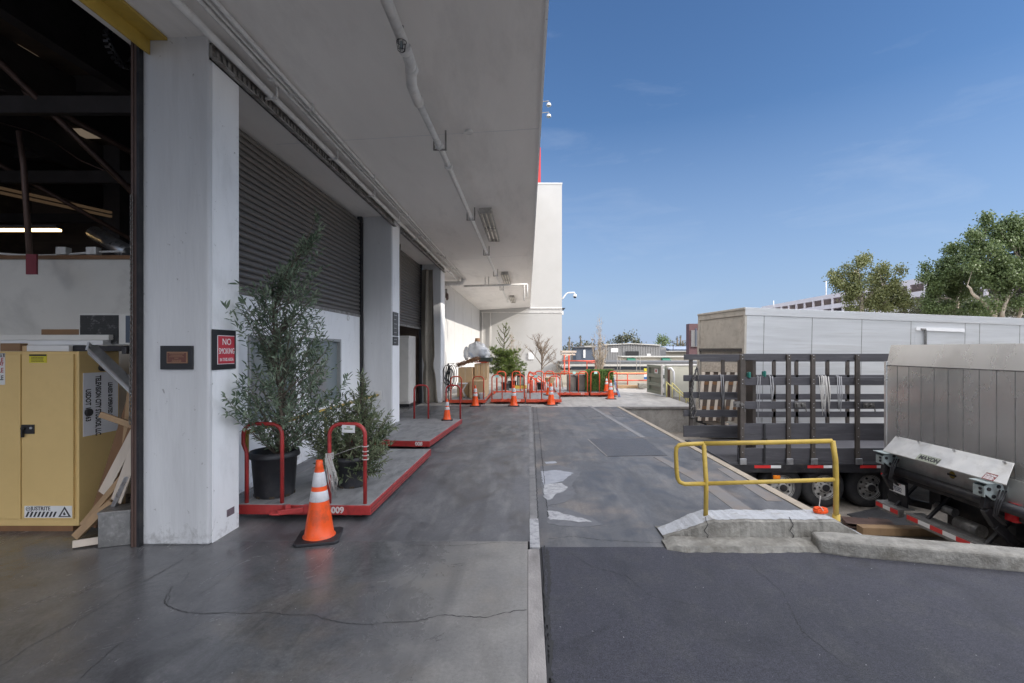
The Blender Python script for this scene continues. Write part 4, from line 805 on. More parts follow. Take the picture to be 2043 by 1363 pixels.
# ropes tied to 009 hoop
r_ = MB(); rnd = random.Random(4)
for k in range(9):
    x = -2.0+rnd.uniform(-.02,.03); l = rnd.uniform(.22,.42); y = 4.83
    r_.tube([(x,y,.66),(x+.01+rnd.uniform(-.01,.02),y-.02,.6),(x+.05+rnd.uniform(-.03,.05),y-.03,.64-l*.7),(x+.06+rnd.uniform(-.03,.05),y-.03,.62-l),(x+.02+rnd.uniform(0,.05),y-.03,.66-l*.8),(x,y-.02,.62)], .0035, 5)
for z in (.62,.635,.65,.60): r_.tube([(-1.99+.03*math.cos(a*math.pi/5),4.87+.03*math.sin(a*math.pi/5),z+.006*math.sin(a)) for a in range(10)], .006, 5, closed=True)
r_.tube([(-1.96,4.86,.63),(-1.80,4.85,.69),(-1.64,4.86,.74)], .0025, 5)
for z in (.60,.64,.68,.73): r_.tube([(-1.625+.03*math.cos(a*math.pi/5),4.84+.03*math.sin(a*math.pi/5),z) for a in range(10)], .005, 5, closed=True)
o = obj('rope_bundle', r_, M_ROPE); tag(o, 'bundle of pale rope tied round the hoops of trolley 009', 'rope')
# ================================================================ CONES
def cone_proto():
    t = thing('traffic_cone', 'x', 'traffic cone', (0,0,0), 0, 'orange traffic cones')
    s_ = .185; pl = [(s_-.03,-s_),(s_,-s_+.03),(s_,s_-.03),(s_-.03,s_),(-s_+.03,s_),(-s_,s_-.03),(-s_,-s_+.03),(-s_+.03,-s_)]
    mb = MB(); mb.prism(pl, 0, .028); obj('base', mb, M_RUB, t, local=True, bev=.007, seg=3)
    def rad(z): return .128 - (z-.028)*(.128-.028)/.67
    pr = [(.140,.0285),(.138,.034),(rad(.05),.044)] + [(rad(z),z) for z in (.15,.3,.45,.6)] + [(.034,.635),(.036,.64),(.030,.66),(.028,.70),(.024,.703),(.02,.69)]
    obj('body', MB().lathe(pr, n=40), M_ORANGE, t, local=True)
    for (a, b_) in ((.345,.435),(.475,.60)):
        obj('reflective_band', MB().lathe([(rad(a)+.001,a),(rad(a)+.0025,a+.002),(rad(b_)+.0025,b_-.002),(rad(b_)+.001,b_)], n=40), M_REFL, t, local=True)
    return t
cp = cone_proto(); cg = G(637,1074)
cp.location = (cg.x, cg.y+.0, 0); cp.rotation_euler = (0,0,R(14)); cp['label'] = 'nearest orange traffic cone, in front of trolley 009'
for (loc, rz, lb, sc) in (((-1.76,10.55,.157),.2,'small striped cone standing on the deck of trolley 008',.66),
    ((-1.57,14.45,0),.1,'orange cone in front of the cardboard box trolley',.88),
    ((-.42,14.5,0),.0,'orange cone in front of trolley 007',.90),
    ((.71,14.75,0),.3,'orange cone at the right corner of the third far trolley',.94),
    ((2.84,16.55,0),.0,'sunlit orange cone in front of the hedge trolley',.92),
    ((.70,16.3,.157),.5,'orange cone standing on a trolley behind another cone',.75),
    ((2.86,17.6,.157),.1,'slim tall cone on the hedge trolley beside the blue ladder',.80)):
    dup(cp, loc, rz, lb, 'orange traffic cones', sc)
# ================================================================ POTS AND PLANTS
def pot(parent, c, r, h, name='pot'):
    mb = MB(); mb.lathe([(.001,0),(r*.80,0),(r*.82,.01),(r*.94,h*.86),(r*1.05,h*.87),(r*1.06,h*.90),(r*1.02,h),(r*.98,h),(r*.95,h*.9),(r*.9,h*.8)], c, 32)
    p = obj(name, mb, M_POT, parent); obj('soil', MB().lathe([(.001,h*.84),(r*.93,h*.82)], c, 24), M_SOIL, p)
    mb = MB()
    for k in range(8): a = k*math.pi/4+.35; mb.obox((c[0]+r*.80*math.cos(a),c[1]+r*.80*math.sin(a),c[2]+.012), (.02,.05,.022), (0,0,a))
    obj('drain_slot', mb, M_SOIL, p)
    for k in range(0): pass
def leaf(mb, p, d, up, L, W, fold=.25):
    d = d.normalized(); s_ = d.cross(up)
    if s_.length < 1e-3: s_ = d.cross(Vector((1,0,0)))
    s_.normalize(); n = s_.cross(d)
    a = p + d*L*.35 + s_*W/2 + n*W*fold; b_ = p + d*L*.35 - s_*W/2 + n*W*fold; m1 = p + d*L*.4; tip = p + d*L - n*W*.3; a2 = p+d*L*.72+s_*W*.36+n*W*fold*.6; b2 = p+d*L*.72-s_*W*.36+n*W*fold*.6
    mb.add([p, a, a2, tip, m1, b_, b2], [(0,4,1),(4,2,1),(4,3,2),(0,5,4),(4,5,6),(4,6,3)])
def bez(a, b_, c, n):
    return [a*(1-t)**2 + b_*2*t*(1-t) + c*t*t for t in [i/n for i in range(n+1)]]
def env_tree(name, label, cat, Y, px_m, potc, potr, poth, prof, trunk, ntw, lpt, lmat, seed, L=.055, Wd=.012, dy=.9, group=None, tw_len=.35):
    """prof: list of (py, cx, halfwidth) ; trunk: list of (px,py)"""
    rnd = random.Random(seed); base_ = Vector(potc)
    t = thing(name, label, cat, base_, group=group)
    pot(t, potc, potr, poth)
    tp = [P(x, y, Y) for x, y in trunk]
    br = MB(); br.tube(tp, [max(.004,.024*(1-i/len(tp))) for i in range(len(tp))], 8)
    lf = MB()
    zs = [(H-(py-VY)*Y/F, (cx-VX)*Y/F, hw*Y/F) for py, cx, hw in prof]; zs.sort()
    def envl(z):
        for (z0,c0,h0),(z1,c1,h1) in zip(zs, zs[1:]):
            if z0 <= z <= z1: u = (z-z0)/(z1-z0); return c0+(c1-c0)*u, h0+(h1-h0)*u
        return zs[-1][1], .02
    def tr(z):
        best = min(tp, key=lambda p: abs(p.z-z)); return best
    hw_max = max(h for _,_,h in zs); k = 0
    while k < ntw:
        z = rnd.uniform(zs[0][0], zs[-1][0]); c, h = envl(z)
        if rnd.random() > (h/hw_max)**1.3 + .08: continue
        k += 1; a = rnd.uniform(0, 2*math.pi); q = rnd.random()**.38
        tip = Vector((c+h*q*math.cos(a), Y+h*q*dy*math.sin(a), z)); px_ = VX+tip.x*F/tip.y
        py_ = VY-(tip.z-H)*F/tip.y
        if px_ < 486 and (640 < py_ < 755 or rnd.random() < .35): continue
        if px_ < 486: s_ = 2.68/abs(tip.x); tip = Vector((tip.x*s_, tip.y*s_, H+(tip.z-H)*s_))
        zr = z - (abs(tip.x-c)+abs(tip.y-Y))*rnd.uniform(.3,1.1) - rnd.uniform(.05,.3); zr = max(tp[0].z+.12, min(zr, tp[-1].z-.02)); rt = None
        for p0, p1 in zip(tp, tp[1:]):
            if min(p0.z,p1.z) <= zr <= max(p0.z,p1.z): u = (zr-p0.z)/((p1.z-p0.z) or 1); rt = p0.lerp(p1,u)
        rt = rt or tr(zr)
        mid = rt.lerp(tip,.5) + Vector((rnd.uniform(-.05,.05), rnd.uniform(-.05,.05), -.06+rnd.uniform(-.03,.08)))
        cv = bez(rt, mid, tip, 7); ln = (tip-rt).length
        if k % 2 == 0 or ln < .5: br.tube(cv, [.0048*(1-i/9)+.0008 for i in range(8)], 4, cap=False)
        # leaves along outer part
        t0 = max(0.30, 1 - tw_len/max(ln,.01))
        for j in range(lpt):
            u = t0 + (1-t0)*(j+rnd.random())/lpt; i = min(6, int(u*7)); p = cv[i].lerp(cv[i+1], u*7-i); d = (cv[i+1]-cv[i]).normalized()
            side = Vector((rnd.gauss(0,1), rnd.gauss(0,1), rnd.gauss(.1,.8))); side -= d*side.dot(d); side.normalize()
            leaf(lf, p, d*.65+side*.9, Vector((rnd.gauss(0,.4),rnd.gauss(0,.4),1)), L*rnd.uniform(.45,1.2), Wd*rnd.uniform(.8,1.2))
        leaf(lf, tip, d, Vector((0,0,1)), L, Wd)
    obj('trunk', br, M_BARK, t); obj('foliage', lf, lmat, t)
    return t
deck = .156
env_tree('potted_olive_tree','tall slender olive tree in the larger black pot on trolley 009','potted tree',5.16,0,(-2.70,5.16,deck),.235,.47,
 [(425,632,4),(450,628,14),(495,622,30),(530,612,44),(555,575,72),(600,558,98),(650,560,100),(700,560,112),(760,566,128),(810,575,120),(850,562,90),(880,560,50)],
 [(548,930),(556,890),(562,840),(558,780),(550,720),(547,660),(545,620),(560,570),(590,520),(612,480),(625,445),(631,428)], 310, 17, L_OLIVE, 11, .084, .023, group='potted olive trees', tw_len=.42)
env_tree('potted_olive_tree','low bushy olive in the smaller black pot near the hoop tied with rope','potted tree',5.55,0,(-2.0,5.5,deck),.185,.34,
 [(745,722,5),(775,724,14),(800,712,45),(830,708,78),(860,700,92),(890,695,88),(920,700,76),(950,712,50)],
 [(700,960),(702,930),(705,880),(712,830),(722,785),(722,755)], 290, 17, L_OLIVE2, 12, .072, .020, dy=.8, group='potted olive trees', tw_len=.26)
def bare_tree(name, label, root, h, spread, seed, mat, r0=.02, nb=7, levels=4, up=.5, potr=None, cat='bare tree', t0=.35, lenf=.62):
    rnd = random.Random(seed); t = thing(name, label, cat, root); root = Vector(root); mb = MB()
    if potr: pot(t, tuple(root), potr, potr*1.7); 
    def grow(p, d, l, r, lv):
        pts = [p]; q = p.copy(); dd = d.copy()
        for k in range(4):
            dd = (dd + Vector((rnd.gauss(0,.13),rnd.gauss(0,.13),rnd.gauss(.04*up,.08)))).normalized(); q = q + dd*l/4; pts.append(q.copy())
        mb.tube(pts, [r*(1-.45*i/4) for i in range(5)], 6 if lv > 2 else 4, cap=False)
        if lv == 0: return
        for k in range(nb if lv == levels else rnd.randint(3,4)):
            u = rnd.uniform(t0 if lv == levels else .2, 1.0); i = min(3,int(u*4)); bp = pts[i].lerp(pts[i+1], u*4-i)
            a = rnd.uniform(0, 2*math.pi); side = Vector((math.cos(a), math.sin(a)*.7, 0))
            nd = (dd*(.55+up*.4) + side*spread + Vector((0,0,up*.5))).normalized(); grow(bp, nd, l*lenf*rnd.uniform(.65,1.05), r*.5, lv-1)
    grow(root+Vector((0,0,.02)), Vector((0,0,1)), h*.62, r0, levels)
    obj('branches', mb, mat, t); return t
def fan_tree(name, label, root, h, ang, seed, mat, n, r0, leader=False):
    rnd = random.Random(seed); t = thing(name, label, 'bare tree', root); root = Vector(root); mb = MB(); pot(t, tuple(root), .17, .28)
    for i in range(n):
        a = rnd.uniform(0, 6.283); s_ = ang*rnd.random()**.6; hh = h*rnd.uniform(.55,.85)*(1-.25*s_/ang) if not (leader and i < 4) else h*(1-.05*i)
        if leader and i < 4: s_ = .03
        d = Vector((math.sin(s_)*math.cos(a), math.sin(s_)*math.sin(a), math.cos(s_))); out_ = Vector((math.cos(a),math.sin(a),0))
        pts = [root+Vector((0,0,.2))+d*hh*k/9+out_*(-.10*math.sin(k/9*3.1)*hh*s_)+Vector((rnd.gauss(0,.012),rnd.gauss(0,.012),0)) for k in range(10)]
        mb.tube(pts, [r0*1.3*(1-.8*k/9) for k in range(10)], 5, cap=False)
        for j in range(15):
            k = rnd.randint(2,8); b0 = pts[k]; aa = rnd.uniform(0,6.283); l = rnd.uniform(.12,.42)*(1-k/14)
            e = b0+Vector((math.cos(aa)*l*.55, math.sin(aa)*l*.55, l*rnd.uniform(.5,1.0))); m_ = b0.lerp(e,.5)+Vector((math.cos(aa)*.02,math.sin(aa)*.02,-.015))
            mb.tube([b0,m_,e], [.007,.005,.003], 3, cap=False)
            for q_ in range(2): f = e.lerp(m_, rnd.random()); mb.tube([f, f+Vector((rnd.gauss(0,.05),rnd.gauss(0,.05),rnd.uniform(.02,.1)))], [.004,.0025], 3, cap=False)
    obj('branches', mb, mat, t); return t
bare_tree('bare_tree','small leafless branching tree on the back trolley before the white wall',(.50,18.6,deck),2.35,.75,21,M_TWIG,.038,15,4,.55,.16,t0=.45,lenf=.52)
fan_tree('bare_shrub','wispy leafless shrub fanning out behind the pine tree',(-.62,19.3,deck),2.75,.42,23,M_TWIGP,20,.008)
fan_tree('bare_birch','tall pale bare twiggy birch behind the hedge panel',(2.82,19.0,deck),2.75,.30,24,M_TWIGP,22,.012,leader=True)
bare_tree('bare_shrub','low bare branches leaning out left of the hedge panel',(1.35,18.6,deck),1.6,1.0,29,M_TWIG,.014,7,3,.3,t0=.2,lenf=.6)
# pine
def pine(root, h, seed):
    rnd = random.Random(seed); t = thing('potted_pine_tree','bushy potted pine tree on the back trolley by the end wall','pine tree', root); root = Vector(root)
    pot(t, tuple(root), .17, .28); mb = MB(); nd = MB()
    tp = [root+Vector((.06*math.sin(i*.9),0,h*i/8)) for i in range(9)]; mb.tube(tp, [.035*(1-i/9)+.004 for i in range(9)], 7)
    def tuft(p, d, n, L):
        for k in range(n):
            v = (d*rnd.uniform(.4,1)+Vector((rnd.gauss(0,.5),rnd.gauss(0,.5),rnd.gauss(.1,.5)))).normalized(); s_ = v.cross(Vector((rnd.gauss(0,1),rnd.gauss(0,1),1))).normalized()*.005
            nd.add([p-s_, p+s_, p+v*L*rnd.uniform(.7,1.1)], [(0,1,2)])
    for i in range(74):
        f = (i/74)**1.15; low = f < .52
        if not low and i % 2: continue
        z = h*(.22+.74*f); a = i*2.4+rnd.uniform(-.3,.3)
        R_ = (.78*(1-f*.75)*rnd.uniform(.65,1.12)) if low else .50*(1-f)**.35*rnd.uniform(.6,1.1)
        p = root+Vector((.06*math.sin(z/h*7.2),0,z)); tip = p+Vector((R_*math.cos(a),R_*math.sin(a),R_*(rnd.uniform(-.05,.35) if low else rnd.uniform(.9,1.5))))
        cv = bez(p, p.lerp(tip,.5)+Vector((0,0,-R_*(.1 if low else .35))), tip, 6); mb.tube(cv, [.011*(1-k/8)+.003 for k in range(7)], 4, cap=False)
        for k in range(1,7):
            for m in range(5 if low else 2):
                pp = cv[k]+Vector((rnd.gauss(0,.06),rnd.gauss(0,.06),rnd.gauss(0,.05)))*(1 if low else .12); tuft(pp, (cv[k]-cv[k-1]).normalized(), 26 if low else 12, .11 if low else .055)
    tuft(tp[-1], Vector((0,0,1)), 40, .12)
    obj('trunk', mb, M_BARK, t); obj('needles', nd, L_PINE, t)
pine((-.86,18.5,deck), 2.5, 31)
# hedge panel
t = thing('boxwood_screen','upright square panel of artificial boxwood on the right trolley','hedge',(2.62,17.75,deck))
hx0, hx1, hy0, hy1, hz0, hz1 = 2.13, 3.10, 17.58, 17.86, .18, .93
obj('backing', MB().box(hx0+.02,hy0+.03,hz0,hx1-.02,hy1-.02,hz1-.02), pm('hedge_core',(0.02,0.03,0.012),.9), t)
rnd = random.Random(9); mb = MB()
for i in range(9000):
    f = rnd.random()
    if f < .62: p = Vector((rnd.uniform(hx0,hx1), hy0+rnd.gauss(0,.012)+.02, rnd.uniform(hz0,hz1)))
    elif f < .8: p = Vector((rnd.uniform(hx0,hx1), rnd.uniform(hy0,hy1), hz1+rnd.gauss(0,.012)))
    else: p = Vector((hx0+rnd.gauss(0,.012) if f < .9 else hx1+rnd.gauss(0,.012), rnd.uniform(hy0,hy1), rnd.uniform(hz0,hz1)))
    leaf(mb, p, Vector((rnd.gauss(0,1),-.6+rnd.gauss(0,.6),rnd.gauss(.3,1))), Vector((rnd.gauss(0,1),rnd.gauss(0,1),1)), .034, .022)
obj('foliage', mb, L_BOX, t)
for (x, lb) in ((1.47,'left one of two dark grey panels standing on the sunlit trolley'),(1.83,'dark grey panel leaning between the other panel and the hedge')):
    o = obj('stage_flat', MB().prism([(x,.17),(x+.33,.17),(x+.33,.70),(x+.30,.76),(x+.05,.76),(x,.72)], 17.75, 18.3, 'y'), pm('panel_grey',(0.14,0.125,0.11),.6,var=.2) if x < 1.5 else bpy.data.materials['panel_grey'], bev=.012); tag(o, lb, 'panel')
    e = obj('curved_edge', MB().tube([(x+.20,17.73,.76),(x+.30,17.73,.70),(x+.32,17.73,.6),(x+.32,17.73,.18)], .018, 6), M_BLACK, o)
# blue ladder
t = thing('blue_stepladder','narrow blue folded stepladder leaning behind the hedge trolley cone','ladder',(3.18,17.5,0))
for dx in (0,.07): obj('rail', MB().bar((3.12+dx*.6,17.9,.70),(3.22+dx*.6,17.1,.02),.018,.03), pm('ladder_blue',(0.03,0.12,0.32),.45) if dx==0 else bpy.data.materials['ladder_blue'], t)
mb = MB()
for k in range(4): f = .15+.22*k; mb.box(3.12+.1*f,17.9-.8*f-.02,.70-.68*f-.01,3.16+.1*f,17.9-.8*f+.02,.70-.68*f+.01)
obj('rung', mb, M_GALV, t)
# ---- load of trolley 001
def carton(x0,x1,y0,y1,z0,z1,lb,mat=None,rz=0):
    o = obj('cardboard_box', MB().obox(((x0+x1)/2,(y0+y1)/2,(z0+z1)/2),(x1-x0,y1-y0,z1-z0-.004),(0,0,rz)), mat or M_CARD, bev=.008); tag(o, lb, 'box', 'cardboard boxes on the trolley')
    tp = MB(); tp.obox(((x0+x1)/2,(y0+y1)/2,(z0+z1)/2),(.05,y1-y0+.006,z1-z0+.0),(0,0,rz)); obj('tape', tp, M_TAPE, o)
carton(-2.28,-1.82,15.6,16.5,.16,.62,'lower left cardboard box behind the folded stool')
carton(-2.26,-1.80,15.7,16.5,.62,1.10,'upper left cardboard box under the twig nest')
carton(-1.80,-1.36,15.2,15.9,.16,.70,'large front cardboard box with dark side, behind the white bucket',rz=R(-6))
carton(-1.78,-1.36,15.95,16.9,.16,.74,'cardboard box at the back under the tall narrow box')
carton(-1.76,-1.56,15.95,16.8,.745,1.22,'tall narrow cardboard box in the middle of the stack')
carton(-1.55,-1.34,15.95,16.8,.745,1.26,'rightmost upper cardboard box with a red top edge')
o = obj('red_sheet', MB().box(-1.76,15.9,1.262,-1.33,16.85,1.285), M_REDO); tag(o, 'thin red sheet lying on the upper cardboard boxes', 'sheet')
o = obj('dark_crate', MB().box(-1.62,16.0,1.287,-1.22,16.9,1.42), pm('dark_green_crate',(0.04,0.055,0.045),.6), bev=.01); tag(o, 'low dark green crate on top of the boxes beside the plastic bundle', 'crate')
c = Vector((-1.72,16.45,1.64)); rnd = random.Random(6)
def blobf(cx, rx, rz_, sd):
    def fn(u, v):
        a = u*2*math.pi; b_ = (v-.5)*math.pi; w_ = 1+.07*math.sin(a*5+sd+b_*3)+.05*math.sin(b_*9+a*2+sd)
        return (cx.x+rx*w_*math.cos(a)*math.cos(b_), cx.y+rx*.8*w_*math.sin(a)*math.cos(b_), cx.z+rz_*w_*math.sin(b_))
    return fn
t = thing('wrapped_bundle','shiny clear plastic wrapped round bundle on top of the boxes','bundle',c)
obj('plastic_wrap', MB().grid(blobf(c,.33,.30,1.), 40, 22), M_PLAS, t); obj('plastic_wrap', MB().grid(blobf(c+Vector((.24,.05,-.1)),.19,.22,3.), 30, 16), M_PLAS, t); obj('plastic_wrap', MB().grid(blobf(c+Vector((-.38,.1,-.08)),.10,.22,5.), 30, 16), M_PLAS, t)
obj('brown_cap', MB().cyl(c+Vector((.0,.1,.28)), c+Vector((.0,.1,.44)), .10, 16, .08), M_CARDD, t)
mb = MB()
for k in range(110):
    a = rnd.uniform(0,6.28); n_ = rnd.uniform(.5,1.6); rr = rnd.uniform(.26,.42); tl = rnd.uniform(-.05,.08); 
    mb.tube([Vector((-1.98+rr*math.cos(a+n_*i/5),15.95+rr*.6*math.sin(a+n_*i/5),1.27+.11*math.cos(a+n_*i/5)+tl+.02*math.sin(i*2+k))) for i in range(6)], .006, 4, cap=False)
o = obj('twig_nest', mb, pm('nest_twigs',(0.25,0.13,0.065),.8,var=.35)); tag(o, 'brown twig nest tilted on top of the left cardboard box', 'nest')
t = thing('folding_stool','small white folding stool with crossed legs before the left boxes','stool',(-2.05,15.4,deck))
obj('seat', MB().box(-2.22,15.25,.60,-1.92,15.5,.63), M_PAPER, t, bev=.01)
mb = MB()
for y in (15.27,15.48): mb.tube([(-2.2,y,.6),(-1.95,y,.16)], .011, 6); mb.tube([(-1.95,y,.6),(-2.2,y,.16)], .011, 6)
obj('leg', mb, M_STEELP, t)
t = thing('white_bucket','small white plastic bucket at the front of the cardboard box trolley','bucket',(-1.43,15.05,deck)); obj('pail', MB().lathe([(.001,0),(.075,0),(.09,.17),(.095,.175),(.095,.185),(.085,.185),(.07,.02)], (-1.43,15.05,deck), 20), M_PAPER, t)
obj('handle', MB().tube([(-1.525,15.05,.31),(-1.52,15.0,.27),(-1.43,14.96,.25),(-1.34,15.0,.27),(-1.335,15.05,.31)], .003, 5), M_GALV, t)
mb = MB(); rnd = random.Random(14)
for k in range(9):
    x = -2.55+rnd.uniform(-.1,.12); z1 = rnd.uniform(1.05,1.25); zb = rnd.uniform(.25,.7); wd = rnd.uniform(.05,.15)
    mb.tube([(x+wd*math.cos(a*math.pi/7),15.75+rnd.uniform(-.02,.02),(z1+zb)/2+(z1-zb)/2*math.sin(a*math.pi/7)) for a in range(14)], .011, 5, closed=True)
o = obj('cable_coils', mb, M_BLACKM); tag(o, 'tangle of black cable loops hung up left of the cardboard boxes', 'cables')
t = thing('cable_stand','thin black stand holding the cable loops beside the sunlit wall','stand',(-2.6,15.8,0)); obj('upright', MB().tube([(-2.6,15.8,0),(-2.6,15.8,1.24),(-2.4,15.8,1.24)], .015, 6), M_BLACKM, t); obj('foot', MB().box(-2.8,15.7,0,-2.4,15.9,.02), M_BLACKM, t)
t = thing('tan_bowl_planter','wide tan bowl planter on a back trolley between two cones','planter',(.68,17.0,deck)); obj('bowl', MB().lathe([(.001,0),(.08,0),(.10,.1),(.19,.34),(.20,.36),(.17,.36),(.09,.12)], (.78,16.9,deck+.2), 24), M_CARD, t); obj('stem', MB().cyl((.78,16.9,deck),(.78,16.9,deck+.21),.05,12), M_CARD, t)
t = thing('black_machine','black boxy machine behind the right hoop of trolley 007','machine',(-.3,19,deck)); obj('casing', MB().box(-.42,19.0,deck,-.12,19.4,.75), M_BLACKM, t, bev=.02); obj('vent', MB().box(-.38,18.98,.3,-.16,19.0,.6), M_GGATE, t); obj('yellow_base', MB().box(-.5,18.95,deck-.01,-.04,19.45,deck+.12), M_YEL, t)
t = thing('orange_canister','upright orange canister on the third far trolley','canister',(.12,17.2,deck)); obj('body', MB().lathe([(.001,0),(.06,0),(.065,.02),(.065,.42),(.04,.46),(.001,.46)], (.12,17.2,deck), 16), M_REDO, t); obj('cap', MB().cyl((.12,17.2,deck+.46),(.12,17.2,deck+.52),.03,10), M_BLACK, t)
# ================================================================ YELLOW RAILING + TWINE
t = thing('yellow_guard_rail','yellow pipe guard rail with looped left end on the white-topped kerb','railing',(1.6,4.4,.18))
Yr = 4.42
g = lambda px, py, y=Yr: P(px, py, y)
p1b, p2b = g(1408,1030), g(1673,1040,4.38)
mb = MB()
L = [g(1404,885), g(1368,886.5), g(1355,888), g(1349.5,894), g(1348.5,905), g(1350,940), g(1352,955), g(1356,962), g(1366,966), g(1409,965)]
mb.tube(L, .019, 10); obj('end_loop', mb, M_YEL, t)
obj('top_rail', MB().tube([g(1404,885), g(1530,883), g(1660,880,4.36)], .021, 12), M_YEL, t)
obj('middle_rail', MB().tube([g(1409,965), g(1540,961), g(1664,957,4.36)], .019, 12), M_YEL, t)
obj('post', MB().tube([g(1404,884), g(1409,965), Vector((p1b.x,p1b.y,.17))], .021, 12), M_YEL, t)
obj('post', MB().tube([g(1661,880,4.36), g(1667,920,4.36), g(1668,960,4.37), Vector((p2b.x-.01,4.40,.10))], .023, 12), M_YEL, t)
obj('base_sleeve', MB().cyl((p2b.x-.01,4.40,.06),(p2b.x-.008,4.40,.20),.032,14), M_YEL, t)
c = P(1637,1024,4.46); c.z = .20; rnd = random.Random(3); mb = MB()
for k in range(26):
    rr = rnd.uniform(.035,.062); zz = rnd.uniform(0,.035)
    mb.tube([c+Vector((rr*math.cos(a*math.pi/8),rr*.8*math.sin(a*math.pi/8),zz+.002*math.sin(a*3+k))) for a in range(16)], .0055, 5, closed=True)
t = thing('twine_coil','orange coil of twine tied with white cord on the kerb by the railing post','twine coil',c)
obj('coil', mb, pm('orange_twine',(0.85,0.10,0.012),.7,var=.15,scale=60,bmp=.3), t)
obj('cord', MB().tube([c+Vector((-.01,-.06,.03)), c+Vector((-.01,-.03,.05)), c+Vector((0,.02,.05)), c+Vector((.015,.03,.12)), c+Vector((.02,.03,.14))], .004, 6), M_ROPE, t)

# ================================================================ STAKE-BED TRAILER
S = thing('stake_bed_trailer','black three-axle flatbed trailer with slatted wooden stake sides','trailer',(6,9.5,-1.2))
YN, YFA, X0s, X1s = 8.75, 10.95, 3.62, 9.4
obj('deck', MB().box(X0s,YN,-.44,X1s,YFA,-.345), M_STAKE, S, bev=.01)
obj('side_beam', MB().box(X0s-.05,YN-.06,-.52,X1s,YN,-.36), M_BLACKM, S, bev=.01); obj('side_beam', MB().box(X0s-.05,YFA,-.52,X1s,YFA+.06,-.36), M_BLACKM, S, bev=.01)
obj('chassis', MB().box(X0s+.3,YN+.35,-.72,X1s,YN+.5,-.44).box(X0s+.3,YFA-.5,-.72,X1s,YFA-.35,-.44).box(X0s-.04,YN,-.56,X0s+.06,YFA,-.36), M_BLACKM, S)
for px in (1508,1573,1624,1712): pass
def tape(x0, x1, xm, z0=-.435, z1=-.385):
    o = obj('reflective_tape', MB().box(x0,YN-.064,z0,xm,YN-.0605,z1), M_TAPE_R, S); obj('white_tape', MB().box(xm,YN-.064,z0,x1,YN-.0605,z1), M_TAPE_W, o)
xx = lambda px, Y=YN-.06: (px-VX)*Y/F
tape(xx(1505), xx(1558), xx(1538)); tape(xx(1611), xx(1660), xx(1643)); tape(xx(1716), xx(1765), xx(1749)); 
obj('marker_light', MB().box(xx(1542),YN-.085,-.625,xx(1556),YN-.05,-.565), M_AMBER, S, bev=.008)
obj('light_bracket', MB().box(xx(1540),YN-.05,-.64,xx(1558),YN-.03,-.5), M_BLACKM, S)
# side racks
def rack(Y, xa, xb, posts, boards, zp0, side, pw=.075, name='side_rack', bd=.028):
    r_ = obj(name, MB().box(xa,Y,boards[0][0],xb,Y+bd,boards[0][1]), M_STAKE, S, bev=.004)
    for (z0, z1) in boards[1:]:
        obj('board', MB().box(xa+.0,Y,z0,xb,Y+bd,z1), M_STAKE, r_, bev=.004)
    for x in posts:
        obj('stake_post', MB().box(x-pw/2,Y-side*.05,zp0,x+pw/2,Y,boards[0][1]-.015 if side>0 else boards[0][1]), M_STAKEP, r_, bev=.006)
    return r_
bz = [(1.50,1.62),(1.05,1.19),(.62,.755),(.05,.36)]
nb_ = rack(YN, 3.90, 8.9, [xx(1482),xx(1575),xx(1624),xx(1713),7.0,8.0], bz, -.34, 1)
obj('board', MB().box(3.80,YN+.004,-.34,8.9,YN+.034,-.09), M_STAKE, nb_, bev=.004)
for px in (1482,1575,1624,1713): x = xx(px); obj('stake_pocket', MB().box(x-.06,YN-.085,-.37,x+.06,YN-.055,-.26), M_GALV, S, bev=.006)
mb = MB()
for px in (1482,1575,1624,1713):
    for z0, z1 in bz+[(-.34,-.09)]:
        for f in (.25,.75): mb.cyl((xx(px)+.0,YN-.052,z0+(z1-z0)*f),(xx(px),YN-.058,z0+(z1-z0)*f),.008,8)
obj('bolt', mb, M_GALV, nb_)
rack(YFA, 3.90, 9.2, [xx(1545,YFA),xx(1590,YFA),xx(1652,YFA),xx(1692,YFA),8.3], [(1.42,1.50),(1.00,1.12),(.56,.69),(.16,.29),(-.30,-.02)], -.35, -1)
# swung rear gate
Yg = 9.55; gx = lambda px: (px-VX)*Yg/F
rg = obj('rear_gate', MB().box(gx(1365),Yg,1.49,gx(1482),Yg+.028,1.60), M_STAKE, S, bev=.004)
for z0, z1 in ((1.07,1.19),(.735,.855),(.375,.50),(-.03,.19)): obj('board', MB().box(gx(1364),Yg,z0,gx(1480),Yg+.028,z1), M_STAKE, rg, bev=.004)
for px in (1380,1444): obj('stake_post', MB().box(gx(px)-.035,Yg+.028,-.03,gx(px)+.035,Yg+.07,1.5), M_STAKEP, rg, bev=.005)
obj('hinge', MB().box(gx(1476),9.0,-.2,gx(1482),9.56,1.5).box(3.9,8.78,-.3,3.96,9.0,1.5), M_STAKEP, rg)
def latch(px, z, Y=YN-.03):
    x = xx(px, Y); mb = MB(); mb.box(x-.10,Y-.012,z-.05,x+.10,Y+.0,z+.05); mb.cyl((x-.05,Y-.05,z),(x-.05,Y,z),.03,10); mb.cyl((x+.04,Y-.05,z),(x+.04,Y,z),.03,10); mb.bar((x+.08,Y-.03,z),(x+.10,Y-.03,z-.13),.014,.014); return obj('latch', mb, M_CHAIN, nb_)
latch(1596,.70); latch(1733,.69); latch(1474,.71)
